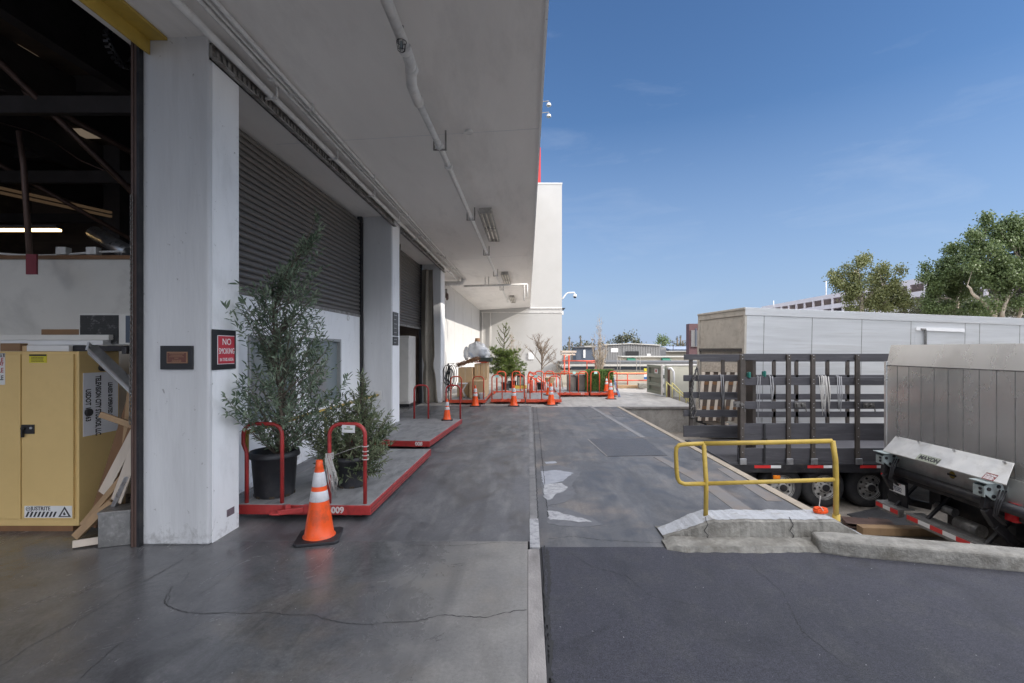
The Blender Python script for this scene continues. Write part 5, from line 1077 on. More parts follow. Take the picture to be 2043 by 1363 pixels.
# straps, ropes and chains hung on the boards
def hang(pxs, ztop, zbot, Y, n, mat, wd, lb, cat, nm, seed, sp=.10):
    rnd = random.Random(seed); x = (pxs-VX)*Y/F; mb = MB()
    for k in range(n):
        a = x+rnd.uniform(-sp,sp); b_ = a+rnd.uniform(-.03,.03); zb = zbot+rnd.uniform(0,.25*(ztop-zbot))
        mb.tube([(a,Y+.05,ztop-.05),(a,Y+.02,ztop+.012),(a,Y-.012,ztop),(b_,Y-.022,(ztop+zb)/2),(b_+.02,Y-.02,zb),(b_+.045,Y-.018,(ztop+zb)/2),(a+.04,Y-.012,ztop)], wd, 5, sm=True)
    o = obj(nm, mb, mat); tag(o, lb, cat); return o
hang(1538,1.21,.68,YN-.01,2,M_STRAP,.008,'grey strap looped over the second board between the first two stakes','strap','hung_strap',1,.03)
hang(1640,1.21,.50,YN-.01,7,M_ROPE,.007,'bundle of pale ropes hung beside the third stake','rope','hung_rope',2,.07)
hang(1672,1.21,.55,YN-.01,2,M_STRAP,.009,'pale strap loops hung right of the rope bundle','strap','hung_strap',3,.04)
hang(1513,1.21,.30,YN-.01,1,M_STRAP,.006,'thin light strap hanging right of the first stake','strap','hung_strap',4,.02)
hang(1437,1.20,.35,Yg-.01,1,M_STRAP,.010,'grey strap hung over the swung rear gate boards','strap','hung_strap',5,.03)
def chainrun(pts, nm, lb, r_=.010, size=.036):
    mb = MB(); pts = [Vector(p) for p in pts]; k = 0; dist = 0; tot = sum((b_-a).length for a, b_ in zip(pts, pts[1:])); step = size*1.25
    while dist < tot:
        d = dist
        for a, b_ in zip(pts, pts[1:]):
            l = (b_-a).length
            if d <= l: p = a.lerp(b_, d/l); tg = (b_-a).normalized(); break
            d -= l
        s_ = tg.cross(Vector((0,1,0))); s_.normalize(); n_ = tg.cross(s_); u = s_ if k % 2 else n_
        mb.tube([p+tg*size*math.cos(a*math.pi/4)+u*size*.55*math.sin(a*math.pi/4) for a in range(8)], r_, 5, closed=True); dist += step; k += 1
    o = obj(nm, mb, M_CHAIN); tag(o, lb, 'chain')
q = lambda px, py: P(px, py, Yg-.05)
chainrun([q(1390,735), q(1383,760), q(1379,795), q(1379,830), q(1384,835)], 'gate_chain', 'heavy chain hung down the left post of the swung gate')
chainrun([q(1392,735), q(1394,765), q(1396,815)], 'gate_chain', 'thin straight chain right of the heavy chain on the gate', .005, .022)
chainrun([q(1377,776), q(1384,800), q(1388,822), q(1384,836)], 'gate_chain', 'slack chain loop across the left part of the gate', .006, .025)
mb = MB()
for px, zz in ((1497,1.26),(1528,1.28)): x = xx(px); mb.box(x-.03,YN-.02,zz-.06,x+.03,YN+.04,zz+.02); mb.cyl((x,YN-.02,zz-.08),(x,YN-.02,zz+.03),.02,8)
o = obj('teal_hooks', mb, M_TEAL, bev=.004); tag(o, 'pair of teal strap hooks clipped on the second rack board', 'hooks')
o = obj('black_strap', MB().box(xx(1525),YN-.035,-.50,xx(1529),YN-.028,.36).box(xx(1523),YN-.06,-.02,xx(1531),YN-.03,.10), M_BLACK); tag(o, 'black ratchet strap running down over the lower boards', 'strap')
# wheels
def wheel(cx, cy, cz, parent, R_=.39, face=-1, wd=.24, rim=M_RIM):
    f = face
    pr = [(.20,-wd/2+.02),(.24,-wd/2),(.33,-wd/2),(R_-.03,-wd/2+.015),(R_,-wd/2+.05),(R_,wd/2-.05),(R_-.03,wd/2-.015),(.33,wd/2),(.20,wd/2-.02)]
    t = obj('wheel', MB().lathe(pr, (cx,cy,cz), 40, 'y'), M_TIRE, parent)
    tr_ = MB()
    for k in range(4): pass
    yf = cy + f*wd/2
    pr = [(.232,f*.004),(.228,-f*.012),(.212,-f*.008),(.204,-f*.03),(.19,-f*.055),(.15,-f*.045),(.105,-f*.02),(.09,-f*.02),(.085,f*.03),(.001,f*.035)]
    obj('rim', MB().lathe(pr, (cx,yf,cz), 36, 'y'), rim, t)
    mb = MB()
    for k in range(8):
        a = k*math.pi/4+.2; mb.cyl((cx+.155*math.cos(a),yf-f*.0435,cz+.155*math.sin(a)),(cx+.155*math.cos(a),yf-f*.050+f*.012,cz+.155*math.sin(a)),.024,10)
    obj('hand_hole', mb, M_BLACK, t)
    mb = MB(); mb.cyl((cx,yf-f*.01,cz),(cx,yf+f*.06,cz),.062,14)
    for k in range(8): a = k*math.pi/4; mb.cyl((cx+.088*math.cos(a),yf-f*.02,cz+.088*math.sin(a)),(cx+.088*math.cos(a),yf+f*.015,cz+.088*math.sin(a)),.012,6)
    obj('hub', mb, M_BLACKM, t); return t
for px in (1570,1656,1748):
    x = (px-VX)*8.7/F; wheel(x, 8.98, -.83, S)
for px in (1570,1656,1748):
    x = (px-VX)*8.7/F; t_ = wheel(x, 9.28, -.83, S)
    wheel(x, YFA-.25, -.83, S, face=1)
    obj('axle', MB().cyl((x,9.1,-.83),(x,YFA-.3,-.83),.06,10), M_BLACKM, S)
obj('fender', MB().box(4.15,8.76,-.53,7.0,9.5,-.50), M_BLACKM, S)
obj('mud_flap', MB().box(xx(1770),8.8,-1.1,xx(1776),9.3,-.5), M_RUB, S)

# ================================================================ LIFTGATE BOX TRUCK
T = thing('liftgate_truck','aluminium box truck seen at its raised liftgate, at the right edge','truck',(6.2,6.6,-1.2))
XR = 5.86; yL, yR = 7.93, 5.38
obj('box_body', MB().box(XR+.16,yR-.02,.02,XR+6.5,yL+.02,1.70), M_ALU, T, bev=.01)
obj('chassis', MB().box(XR+.2,6.0,-.62,XR+6.5,6.2,0.02).box(XR+.2,7.1,-.62,XR+6.5,7.3,0.02).box(XR+.25,5.6,-.45,XR+.45,7.8,.02).box(XR+.3,6.2,-.95,XR+.75,7.1,-.35), M_BLACKM, T)
# folded platform with vertical planks
pf = obj('lift_platform', MB().box(XR,yR,-.02,XR+.055,yL,1.44), M_ALU, T)
obj('tapered_edge', MB().prism([(XR,1.44),(XR+.055,1.44),(XR+.085,1.76),(XR+.07,1.77)], yR, yL-.03, 'y'), M_ALU, pf)
obj('side_edge', MB().box(XR-.012,yL-.035,-.1,XR+.10,yL+.01,1.50), M_ALU, pf, bev=.004)
mb = MB(); ny = 11
for i in range(1,ny): y = yL-.03+(yR-yL)*i/ny; mb.box(XR-.004,y-.003,-.02,XR+.0015,y+.003,1.44)
obj('plank_seam', mb, M_GBOX, pf)
mb = MB(); 
for z in (1.43,): mb.box(XR-.004,yR,z,XR+.001,yL,z+.015)
obj('top_seam', mb, M_GBOX, pf)
# sloping steel cover with name plate
zt0, xt0, zb0, xb0 = .325, XR-.02, .10, XR-.24
cy0, cy1 = 5.80, 7.72
cv = obj('liftgate_cover', MB().add([(xt0,cy1-.05,zt0),(xt0,cy0,zt0+.01),(xb0,cy0-.12,zb0+.01),(xb0,cy1-.06,zb0),(xt0-.015,cy1-.05,zt0-.012),(xt0-.015,cy0,zt0-.002),(xb0,cy0-.12,zb0-.006),(xb0,cy1-.06,zb0-.016)], [(0,1,2,3),(7,6,5,4),(0,4,5,1),(1,5,6,2),(2,6,7,3),(3,7,4,0)]), M_ALUB, T, bev=.003)
nrm = Vector((zt0-zb0,0,-(xt0-xb0)));
slope = Vector((xt0-xb0,0,zt0-zb0)).normalized(); nrm = Vector((-slope.z,0,slope.x)); along = Vector((0,-1,0))
def on_cover(y, s_, off=0.0): return Vector((xb0,y,zb0)) + slope*s_ + nrm*off
def plate(name, y0, y1, s0, s1, off, mat, par, th=.004):
    a = [on_cover(y0,s0,off),on_cover(y1,s0,off),on_cover(y1,s1,off),on_cover(y0,s1,off)]; b_ = [p+nrm*th for p in a]
    return obj(name, MB().add(a+b_, [(3,2,1,0),(4,5,6,7),(0,1,5,4),(1,2,6,5),(2,3,7,6),(3,0,4,7)]), mat, par)
np_ = plate('name_plate', 7.02, 6.66, .005, .115, .004, pm('name_plate_green_grey',(0.32,0.34,0.27),.5,metal=.3,bmp=.1), cv)
text('MAXON', on_cover(6.985,.032,.009), along, slope, .088, M_DTXT, np_, 'lettering', 'LEFT', 1.0, .04)
cs = plate('caution_sticker', 5.99, 5.84, .0, .10, .004, pm('caution_brown_red',(0.20,0.04,0.035),.5,bmp=0), cv)
text('CAUTION', on_cover(5.982,.062,.009), along, slope, .032, M_WTXT, cs, 'lettering', 'LEFT', .95, .03)
lg = MB()
for s_, wd in ((.045,.11),(.028,.13),(.012,.12)): 
    a = on_cover(5.978,s_,.0085); lg.add([a, a+along*wd, a+along*wd+slope*.009, a+slope*.009], [(0,1,2,3)])
obj('fine_print', lg, M_WTXT, cs)
mb = MB(); 
for y in (7.6,7.2,6.6,5.9): mb.lathe([(.016,0),(.016,.012),(.001,.016)], (xt0-.03,y,zt0-.005), 8)
obj('bolt', mb, M_GBOX, cv)
lp_ = obj('lower_panel', MB().box(XR-.05,yR,-.24,XR-.02,yL-.1,.14), M_ALUB, T)
em = obj('oval_badge', MB().lathe([(.001,-.006),(.045,-.006),(.05,0)], (XR-.051,6.62,-.02), 20, 'x'), pm('badge_gold',(0.30,0.21,0.03),.4,bmp=0), lp_)
obj('badge_band', MB().box(XR-.060,6.55,-.035,XR-.056,6.69,-.008), M_DTXT, em)
obj('corner_rail', MB().box(XR-.06,yL-.10,-.14,XR+.3,yL+.02,.0), M_ALU, T, bev=.01)
# lift tube & arms
obj('lift_tube', MB().cyl((XR-.13,7.72,-.19),(XR-.13,5.2,-.19),.065,20), M_BLACKM, T)
obj('rear_sill', MB().box(XR-.06,5.3,-.34,XR+.15,7.85,-.245), M_BLACKM, T, bev=.01)
for y in (7.66,5.98):
    br = obj('hinge_bracket', MB().prism([(XR-.30,.04),(XR-.10,.10),(XR-.06,-.02),(XR-.10,-.13),(XR-.20,-.14),(XR-.30,-.06)], y-.10, y-.085, 'y').prism([(XR-.30,.04),(XR-.10,.10),(XR-.06,-.02),(XR-.10,-.13),(XR-.20,-.14),(XR-.30,-.06)], y+.04, y+.055, 'y').box(XR-.31,y-.10,-.10,XR-.295,y+.055,.03), M_BRKT, T, bev=.004)
    obj('bracket_top', MB().box(XR-.33,y-.15,.07,XR-.13,y+.09,.085), M_BRKT, br, bev=.003)
    mb = MB()
    for (dx, dz) in ((-.26,.0),(-.20,-.09),(-.14,.03)): mb.cyl((XR+dx,y-.115,dz),(XR+dx,y+.07,dz),.022,10)
    for dz in (-.05,.0): mb.cyl((XR-.315,y-.06,dz),(XR-.33,y-.06,dz),.018,8)
    obj('pin', mb, M_BLACKM, br)
    arm = [(XR-.20,y-.02,-.10),(XR-.22,y-.02,-.26),(XR-.10,y-.02,-.46),(XR+.15,y-.02,-.70),(XR+.5,y-.02,-.78)]
    mb = MB()
    for a, b_ in zip(arm, arm[1:]): mb.bar(a, b_, .07, .11, up=(1,0,.3))
    obj('lift_arm', mb, M_BLACKM, T, bev=.012)
    mb = MB(); 
    for k in range(3): mb.tube([(XR-.16+.02*k,y-.14-.02*k,.0),(XR-.24,y-.18-.03*k,-.12),(XR-.26+.02*k,y-.16,-.30),(XR-.10,y-.12-.02*k,-.42)], .010, 6)
    obj('hydraulic_hose', mb, M_RUB, T)
for y in (7.60,5.55):
    tl = obj('tail_light', MB().box(XR-.10,y+.16,-.36,XR-.02,y+.30,-.14), M_TAILR, T, bev=.015); obj('reverse_lens', MB().box(XR-.105,y+.18,-.24,XR-.095,y+.28,-.19), M_TAPE_W, tl)
mf = obj('mud_flap', MB().box(XR-.02,7.45,-.75,XR,7.84,-.30), M_RUB, T)
lic = obj('licence_plate', MB().obox((XR-.11,7.53,-.455),(.004,.31,.155),(0,0,0)), M_PAPER, T)
text('45755B2', (XR-.113,7.665,-.505), (0,-1,0), (0,0,1), .098, pm('plate_blue',(0.05,0.06,0.12),.5,bmp=0), lic, 'lettering', 'LEFT', .66, .008)
lg = MB().box(XR-.1135,7.45,-.395,XR-.112,7.62,-.388); obj('fine_print', lg, M_RTXT, lic)
obj('plate_holder', MB().box(XR-.108,7.36,-.55,XR-.09,7.70,-.37), M_BLACKM, T)
# steps with reflective tape
def step(ya, yb, z, n, first, nm='bumper_step'):
    s_ = obj(nm, MB().box(XR-.20,ya,z-.07,XR-.12,yb,z+.05).box(XR-.12,ya,z+.035,XR+.05,yb,z+.05), M_GBOX, T, bev=.004)
    for k in range(n):
        a = yb-.02-(yb-ya-.04)*k/n; b_ = yb-.02-(yb-ya-.04)*(k+1)/n; w_ = (k+first)%2
        obj('reflective_tape', MB().box(XR-.204,b_,z-.03,XR-.2005,a,z+.03), M_TAPE_W if w_ else M_TAPE_R, s_)
step(7.38,7.88,-.80,3,0); step(5.75,7.24,-.80,7,0)
for y in (7.0,6.1,7.6): obj('step_hanger', MB().bar((XR-.1,y,-.78),(XR+.3,y-.03,-.35),.05,.03), M_BLACKM, T)
wheel(XR+1.3, 5.75, -.75, T, R_=.45, face=-1, rim=M_RIM); wheel(XR+1.3, 7.6, -.75, T, R_=.45, face=1)
obj('rear_axle', MB().cyl((XR+1.3,5.8,-.75),(XR+1.3,7.5,-.75),.09,12), M_BLACKM, T)
obj('air_tank', MB().cyl((XR+.1,6.35,-.7),(XR+.1,6.7,-.7),.09,14), M_GBOX, T); obj('valve_body', MB().cyl((XR+.15,6.8,-.6),(XR+.15,7.1,-.6),.06,14), M_GBOX, T)
sbk = obj('side_bracket', MB().box(XR+.05,5.66,-1.0,XR+.75,5.69,-.3), M_BLACKM, T)
mb = MB()
for k in range(10): mb.cyl((XR+.20+(k%5)*.09,5.64,-.55-.12*(k//5)),(XR+.20+(k%5)*.09,5.66,-.55-.12*(k//5)),.018,8)
obj('bolt', mb, M_GALV, sbk)
# ================================================================ WHITE BOX TRAILER
th = math.atan2(.147,.989); L_ = 15.0; Wt = 2.35
Mz = Matrix.Rotation(th, 4, 'Z') @ Matrix.Rotation(R(1.35), 4, 'Y')
K = thing('box_trailer','long white-silver box trailer backed up behind the slatted stake trailer','trailer',(5.35,11.9,2.70)); K.rotation_euler = Mz.to_euler()
hb = 3.0
ex = .65   # depth of rear frame
obj('side_wall', MB().box(.05,0,-hb,L_,.05,0).box(.05,Wt-.05,-hb,L_,Wt,0).box(.05,.05,-hb,L_,Wt-.05,-hb+.12).box(L_-.05,.05,-hb,L_,Wt-.05,0), M_TRL, K, local=True)
obj('roof', MB().box(.0,0,0.0,L_,Wt,.03), M_TRL, K, local=True, bev=.008)
mb = MB(); mb.box(.0,-.018,-.16,L_,-.0,.032); tr_ = obj('top_rail', mb, M_TRL, K, local=True, bev=.004)
mb = MB()
for i in range(150): mb.cyl((.1+i*.1,-.018,-.13),(.1+i*.1,-.022,-.13),.008,6)
obj('rivet', mb, M_TRL, tr_, local=True)
sx = [(1525-1053),(1621-1053),(1720-1053),(1818-1053),(1926-1053),(1955-1053),(2035-1053)]
mb = MB()
for s_ in sx+[]:
    k_ = s_/F; tt = (k_*11.9-5.35)/(.989-k_*.147); mb.box(tt-.006,-.004,-hb,tt+.006,0,-.16)
for tt in (9.2,10.6,12.0,13.4): mb.box(tt-.006,-.004,-hb,tt+.006,0,-.16)
obj('panel_seam', mb, M_GBOX, K, local=True)
t0_ = ((1826-1053)/F*11.9-5.35)/(.989-(1826-1053)/F*.147); t1_ = ((1922-1053)/F*11.9-5.35)/(.989-(1922-1053)/F*.147)
obj('side_door', MB().box(t0_,-.012,-2.6,t1_,-.0,-.36), M_TRL, K, local=True, bev=.004)
obj('door_header', MB().box(t0_,-.05,-.40,t1_,-.012,-.31), M_PAPER, K, local=True, bev=.004)
obj('door_rod', MB().tube([(t0_+.12,-.05,-.36),(t0_+.24,-.06,-.36),(t0_+.26,-.06,-.42),(t0_+.26,-.06,-2.4)], .03, 8), M_GBOX, K, local=True)
obj('rear_frame', MB().box(0,0,-hb,.06,.10,0).box(0,Wt-.10,-hb,.06,Wt,0).box(0,.10,-.16,.06,Wt-.10,0).box(-.02,.0,-.02,.06,Wt,.035), M_TRLE, K, local=True, bev=.006)
obj('raised_door', MB().box(.02,.11,-.98,.05,Wt-.11,-.165), M_TRLE, K, local=True, bev=.004)
obj('door_sill', MB().box(.0,.10,-1.06,.055,Wt-.10,-.99), M_BLACKM, K, local=True)
obj('loading_door', MB().box(.06,.11,-2.9,.09,Wt-.11,-1.06), M_TRLE, K, local=True)
obj('bumper_bar', MB().box(-.05,.1,-hb-.12,.1,Wt-.1,-hb+.02), M_BLACKM, K, local=True)
mb = MB(); mb.box(-.008,.02,-2.3,.0,.08,-2.12); obj('rear_reflector', mb, M_TAILR, K, local=True)
obj('running_gear', MB().box(1.0,.5,-3.6,4.0,Wt-.5,-hb), M_BLACKM, K, local=True)
for xw in (1.6,2.9):
    for yw in (.2, Wt-.2): wh = MB().lathe([(.2,-.12),(.46,-.12),(.5,-.08),(.5,.08),(.46,.12),(.2,.12),(.001,.1)], (xw,yw,-3.42), 28, 'y'); obj('wheel', wh, M_TIRE, K, local=True)
# wooden ramp leaning at the trailer's rear
t = thing('slatted_wood_ramp','brown slatted wooden ramp leaning against the open trailer end','ramp',(4.95,12.9,-.8))
q = lambda px, py, Y: P(px, py, Y)
YA = 11.35
def rp(u, v):  # u 0..1 across, v 0..1 top to bottom
    top = q(1402+u*80, 724+u*1.5, YA+1.0-u*.75); bot = q(1392+u*72, 840, YA+.75-u*.75); return top.lerp(bot, v)
def slab(u0, u1, v0, v1, off, thk, mat, nm, par):
    a = [rp(u0,v0),rp(u1,v0),rp(u1,v1),rp(u0,v1)]; n_ = (a[1]-a[0]).cross(a[3]-a[0]).normalized()
    if n_.y > 0: n_ = -n_
    a = [p+n_*off for p in a]; b_ = [p+n_*thk for p in a]
    return obj(nm, MB().add(a+b_, [(3,2,1,0),(4,5,6,7),(0,1,5,4),(1,2,6,5),(2,3,7,6),(3,0,4,7)]), mat, par)
slab(0,1,0,.16,.0,.03,M_OSB,'osb_sheet',t)
slab(0,1,.16,1,-.03,.03,pm('ramp_backing',(0.10,0.075,0.06),.8,var=.3),'backing',t)
for u in (.02,.23,.44,.65,.86): slab(u,u+.075,.165,1,.0,.045,M_TRLE if u > .5 else M_WOODP,'rib',t)
for v in (.33,.52,.75): slab(.0,1,v,v+.05,-.0,.015,M_WOODD,'cross_slat',t)
t = thing('trailer_step_ramp','folded wooden loading ramp under the trailer end with black straps','ramp',(5,12.4,-.8))
for i, (z0, z1) in enumerate(((.05,.13),(-.08,0),(-.22,-.13))): obj('plank', MB().bar(P(1405,828+i*11,12.2),P(1452,838+i*11,11.9),.3,.07), M_WOODP if i<2 else M_WOOD, t)
obj('strap', MB().tube([P(1390,826,12.1),P(1403,822,12.1),P(1407,845,12.1),P(1410,862,12.1)], .03, 6), M_RUB, t)
# steel channel pieces and plates on the yard near the kerb
for i, (px, py, w_, lb) in enumerate(((1712,1046,.42,'larger rusty steel channel offcut lying on the yard behind the kerb'),(1760,1048,.30,'smaller rusty steel channel offcut lying on the yard behind the kerb'))):
    c = G(px, py, -1.15); o = obj('steel_channel', MB().obox((c.x,c.y,-1.16),(w_,.34,.012),(0,0,-.35)).obox((c.x,c.y,-1.10),(w_,.34,.012),(0,0,-.35)).obox((c.x,c.y,-1.13),(.03,.34,.06),(0,0,-.35)).obox((c.x-w_*.46,c.y+.05,-1.13),(.015,.3,.06),(0,0,-.35)), M_RUST, bev=.003); tag(o, lb, 'steel offcut')
pl_ = [G(1690,1025,-1.18), G(1760,1010,-1.18), G(1860,1045,-1.18), G(1740,1052,-1.18)]
struct('pit_plate', MB().prism([(p.x,p.y) for p in pl_], -1.195, -1.185), M_PLATE)
y0_, y1_ = G(1715,1062,-1.17), G(1900,1066,-1.17)
o = obj('timber_beam', MB().bar((y0_.x,y0_.y,-1.13),(y1_.x,y1_.y,-1.13),.16,.12), M_WOOD, bev=.006); tag(o, 'long tan timber beam lying on the yard just behind the kerb', 'timber')
# ================================================================ BACK OF THE DOCK
def bx(Y, px0, py0, px1, py1, d): a, b_ = P(px0,py0,Y), P(px1,py1,Y); return (a.x,Y,b_.z,b_.x,Y+d,a.z)
t = thing('red_dock_railing','long red pipe railing along the far edge of the dock','railing',(4,21.6,0))
Y = 21.6; zz = lambda py: H-(py-VY)*Y/F; xq = lambda px: (px-VX)*Y/F
obj('rail', MB().tube([(xq(1085),Y,zz(745.5)),(xq(1300),Y,zz(745.5))], .03, 8), M_REDO, t); obj('rail', MB().tube([(xq(1190),Y,zz(759)),(xq(1300),Y,zz(759))], .026, 8), M_REDO, t)
for px in (1110,1148,1190,1222,1252,1296): obj('post', MB().tube([(xq(px),Y,0),(xq(px),Y,zz(745.5))], .026, 8), M_REDO, t)
o = obj('beige_block_wall', MB().box(xq(1122),22.0,-1.9,9,22.2,H-(749-VY)*22/F), M_CREAM); tag(o, 'low beige block wall behind the red dock railing', 'wall')
o = obj('pale_top_rail', MB().tube([((1085-VX)*23/F,23,.56),((1300-VX)*23/F,23,.56)], .03, 8), M_PYEL); tag(o, 'pale yellow pipe rail just above the red railing', 'rail')
# stair rails by the white building
t = thing('red_stair_railing','sloping red stair railing against the white end building','railing',(1,23,0))
Y = 24.0
for dy in (0, 9): obj('sloped_rail', MB().tube([P(1055,743+dy,Y), P(1058,742+dy,Y), P(1094,770+dy*.6,Y)], .035, 8), M_REDO, t)
for px, pt in ((1055,743),(1068,751),(1082,762)): obj('post', MB().tube([P(px,pt,Y), P(px,785,Y)], .03, 8), M_REDO, t)
# red frame tower with timber top
t = thing('red_pipe_frame','red pipe frame with a gate panel beside the white building','frame',(2,22.6,0))
Y = 22.7
for px in (1126,1135): obj('post', MB().tube([P(px,709,Y), P(px,775,Y)], .035, 8), M_REDO, t)
obj('rail', MB().tube([P(1122,720,Y), P(1190,720.5,Y)], .03, 8), M_REDO, t)
obj('gate', MB().tube([P(1171,721,Y), P(1189,721,Y), P(1189,740,Y), P(1171,740,Y)], .03, 8, closed=True).tube([P(1172,724,Y), P(1188,724,Y)], .02, 6), M_REDO, t)
o = obj('timber_awning', MB().box(*bx(23.2,1121,700,1150,704,1.2)).box(*bx(23.2,1121,706,1148,709,1.2)).bar(P(1124,713,23.2),P(1143,706,23.2),.05,.05), M_WOODP, bev=.01); tag(o, 'weathered timber canopy top above the red pipe frame', 'canopy')
t = thing('pipe_rack_frame','thin bare metal pole frame standing beyond the red railing','pole frame',(5,23,0))
for px in (1232,1237,1270,1277): obj('pole', MB().tube([P(px,713,24), P(px,768,24)], .017, 6), M_RAIL, t)
obj('top_pole', MB().tube([P(1232,713,24), P(1277,713,24)], .015, 6), M_RAIL, t)
t = thing('yellow_notice','yellow rectangular notice on the back wall by the gate','sign', P(1293,737,23)); obj('panel', MB().box(*bx(23,1285,735,1297,741,.04)), M_YSTK, t)
t = thing('blue_white_notice','small blue and white notice hung on the red railing','sign', P(1290,752,21.5)); obj('panel', MB().box(*bx(21.5,1285,747,1296,754,.03)), M_PAPER, t); obj('blue_strip', MB().box(*bx(21.48,1285,752,1294,757,.02)), bpy.data.materials['ladder_blue'], t)
o = obj('concrete_blocks', MB().box(*bx(20.6,1275,765,1291,775,.3)), M_KERB, bev=.02); tag(o, 'small grey concrete block unit at the foot of the red railing', 'block')
o = obj('timber_sleeper', MB().bar((3.9,21.1,.07),(5.0,21.1,.07),.16,.14), M_WOOD, bev=.01); tag(o, 'tan timber sleeper lying in front of the red railing', 'timber')
# green gate leaf and beige steel wall
t = thing('green_steel_gate','grey-green ribbed steel gate leaf standing open at the dock end','gate',(4.85,18,0))
ga, gb = Vector((4.93,17.3,0)), Vector((4.72,18.75,0)); zt = 1.11
def gslab(u0,u1,z0,z1,off,th_,mat,nm,par=t):
    d = (gb-ga); n_ = Vector((-1,-.14,0)).normalized(); a = ga+d*u0+n_*off; b_ = ga+d*u1+n_*off; c_ = n_*th_
    return obj(nm, MB().add([a+Vector((0,0,z0)),b_+Vector((0,0,z0)),b_+c_+Vector((0,0,z0)),a+c_+Vector((0,0,z0)),a+Vector((0,0,z1)),b_+Vector((0,0,z1)),b_+c_+Vector((0,0,z1)),a+c_+Vector((0,0,z1))], MB.BF), mat, par)
gslab(0,1,.05,zt,0,.04,M_GGATE,'panel')
for z0,z1 in ((.05,.14),(.33,.45),(.66,.78),(zt-.1,zt)): gslab(.0,1,z0,z1,.04,.06,M_GGATE,'rib')
gslab(.88,1,.05,zt,.04,.07,M_GGATE,'rib'); gslab(0,.10,.05,zt+.02,.04,.07,M_STEELP,'rib')
s_ = gslab(.38,.58,.80,.98,.045,.012,M_PAPER,'notice'); gslab(.44,.52,.85,.94,.058,.004,M_RTXT,'red_mark',s_)
t = thing('beige_steel_wall','flat beige steel wall behind the yellow stair rails','wall',(6,17.4,0))
obj('panel', MB().box(4.97,17.32,-1.9,9.0,17.42,1.12), M_BEIGES, t); obj('top_cap', MB().box(4.95,17.29,1.12,9.0,17.45,1.15), M_STEELP, t)
obj('peeling_post', MB().box(5.0,17.22,0,5.07,17.32,1.05), M_RUST, t); obj('vent_pipe', MB().tube([P(1333,736,17.2),P(1339,735,17.15),P(1344,742,17.1),P(1345,790,17.1)], .04, 8), M_PAPER, t)
mb = MB()
for i in range(6): mb.box(5.0+.28*i,15.4,-1.9,5.28+.28*i,17.2,-.17*(i+1))
struct('dock_steps', mb, FL_FAR)
t = thing('yellow_stair_rail','pale yellow pipe rails following the steps down off the dock','handrail',(5,16.5,0))
Y = 17.0
for dy, dyy in ((0,0),(14,.0)):
    obj('rail', MB().tube([P(1329,762+dy*0,Y-dy*.1), P(1375,802,Y-dy*.1)] if dy else [P(1341,764,Y), P(1377,800,Y)], .020, 6), M_PYEL, t)
for px, pa_, pb_ in ((1330,763,792),(1341,763,794),(1356,778,800),(1369,790,806)): obj('post', MB().tube([P(px,pa_,Y), P(px,pb_,Y)], .018, 6), M_PYEL, t)
# ================================================================ FAR BUILDINGS
t = thing('long_low_building','long low cream building with white fascia and dark roof edge beyond the wall','building',(10,30,-1.9))
obj('wall', MB().box(*bx(31,1120,738,1420,790,3)), M_CREAM, t); obj('window_band', MB().box(*bx(30.98,1140,731,1410,738,.1)), M_BLUEG, t); obj('fascia', MB().box(*bx(30.5,1118,727,1425,731,3)), M_ROOFW, t)
obj('roof', MB().box(*bx(30.7,1118,722,1425,727,4)), M_ROOFD, t); obj('door', MB().box(*bx(30.95,1203,734,1226,745,.1)), M_GPANEL, t)
t = thing('awning_building','cream flat-roofed building with two green awnings','building',(14,40,-1.9))
obj('wall', MB().box(*bx(41,1242,712,1470,790,2)), M_CREAM, t); obj('parapet', MB().box(*bx(40.8,1240,711,1472,713,2.3)), M_ROOFW, t)
for px in (1254,1324.5):
    a, b_ = P(px,715,40.2), P(px+16,723,40.2); obj('awning', MB().prism([(41,a.z),(40.9,a.z),(40.1,b_.z+.05),(40.1,b_.z-.05),(41,b_.z-.05)], a.x, b_.x, 'x'), M_GREEN, t)
t = thing('corrugated_warehouse','grey corrugated metal warehouse with a low gable and dark doorway','building',(14,60,-1.9))
a0_, a1_ = P(1205,690,60), P(1317,690,60); pk = P(1257,686,60)
obj('wall', MB().prism([(a0_.x,-1.9),(a1_.x,-1.9),(a1_.x,P(0,688.5,60).z),(pk.x,pk.z),(a0_.x,P(0,688,60).z)], 60, 64, 'y'), M_CORR, t)
mb = MB()
for i in range(34):
    x = a0_.x + (a1_.x-a0_.x)*(i+.5)/34; zt = pk.z-.1-abs(x-pk.x)*.05; mb.box(x-.07,59.84,-1.9,x+.07,60,zt)
obj('wall_rib', mb, M_CORR, t); obj('doorway', MB().box(*bx(59.7,1248,701,1274,712,.1)), M_BLACK, t); obj('roof_edge', MB().bar(P(1205,688.2,59.8),pk+Vector((0,-.2,.02)),.3,.12).bar(pk+Vector((0,-.2,.02)),P(1318,688.8,59.8),.3,.12), M_ROOFW, t)
obj('sign_panel', MB().box(*bx(59.8,1219,695,1233,703,.1)), M_PAPER, t); obj('sign_panel', MB().box(*bx(59.8,1291,706,1298,711,.6)), M_PAPER, t)
t = thing('blue_grey_shed','dark blue-grey shed left of the corrugated warehouse','building',(6,50,-1.9))
obj('wall', MB().box(*bx(50,1150,694,1187,740,4)), M_BLUEG, t); obj('roof', MB().box(*bx(49.8,1146,692,1188,694,4.5)), M_ROOFD, t); obj('bay', MB().box(*bx(49.9,1164,698,1168,714,.2)), M_PAPER, t)
t = thing('grey_annex','low flat grey annex joined right of the corrugated warehouse','building',(18,58,-1.9))
obj('wall', MB().box(*bx(58,1187,698,1206,740,8)), M_CORR, t); obj('roof', MB().box(*bx(58,1166,690,1190,692,6)), M_ROOFW, t)
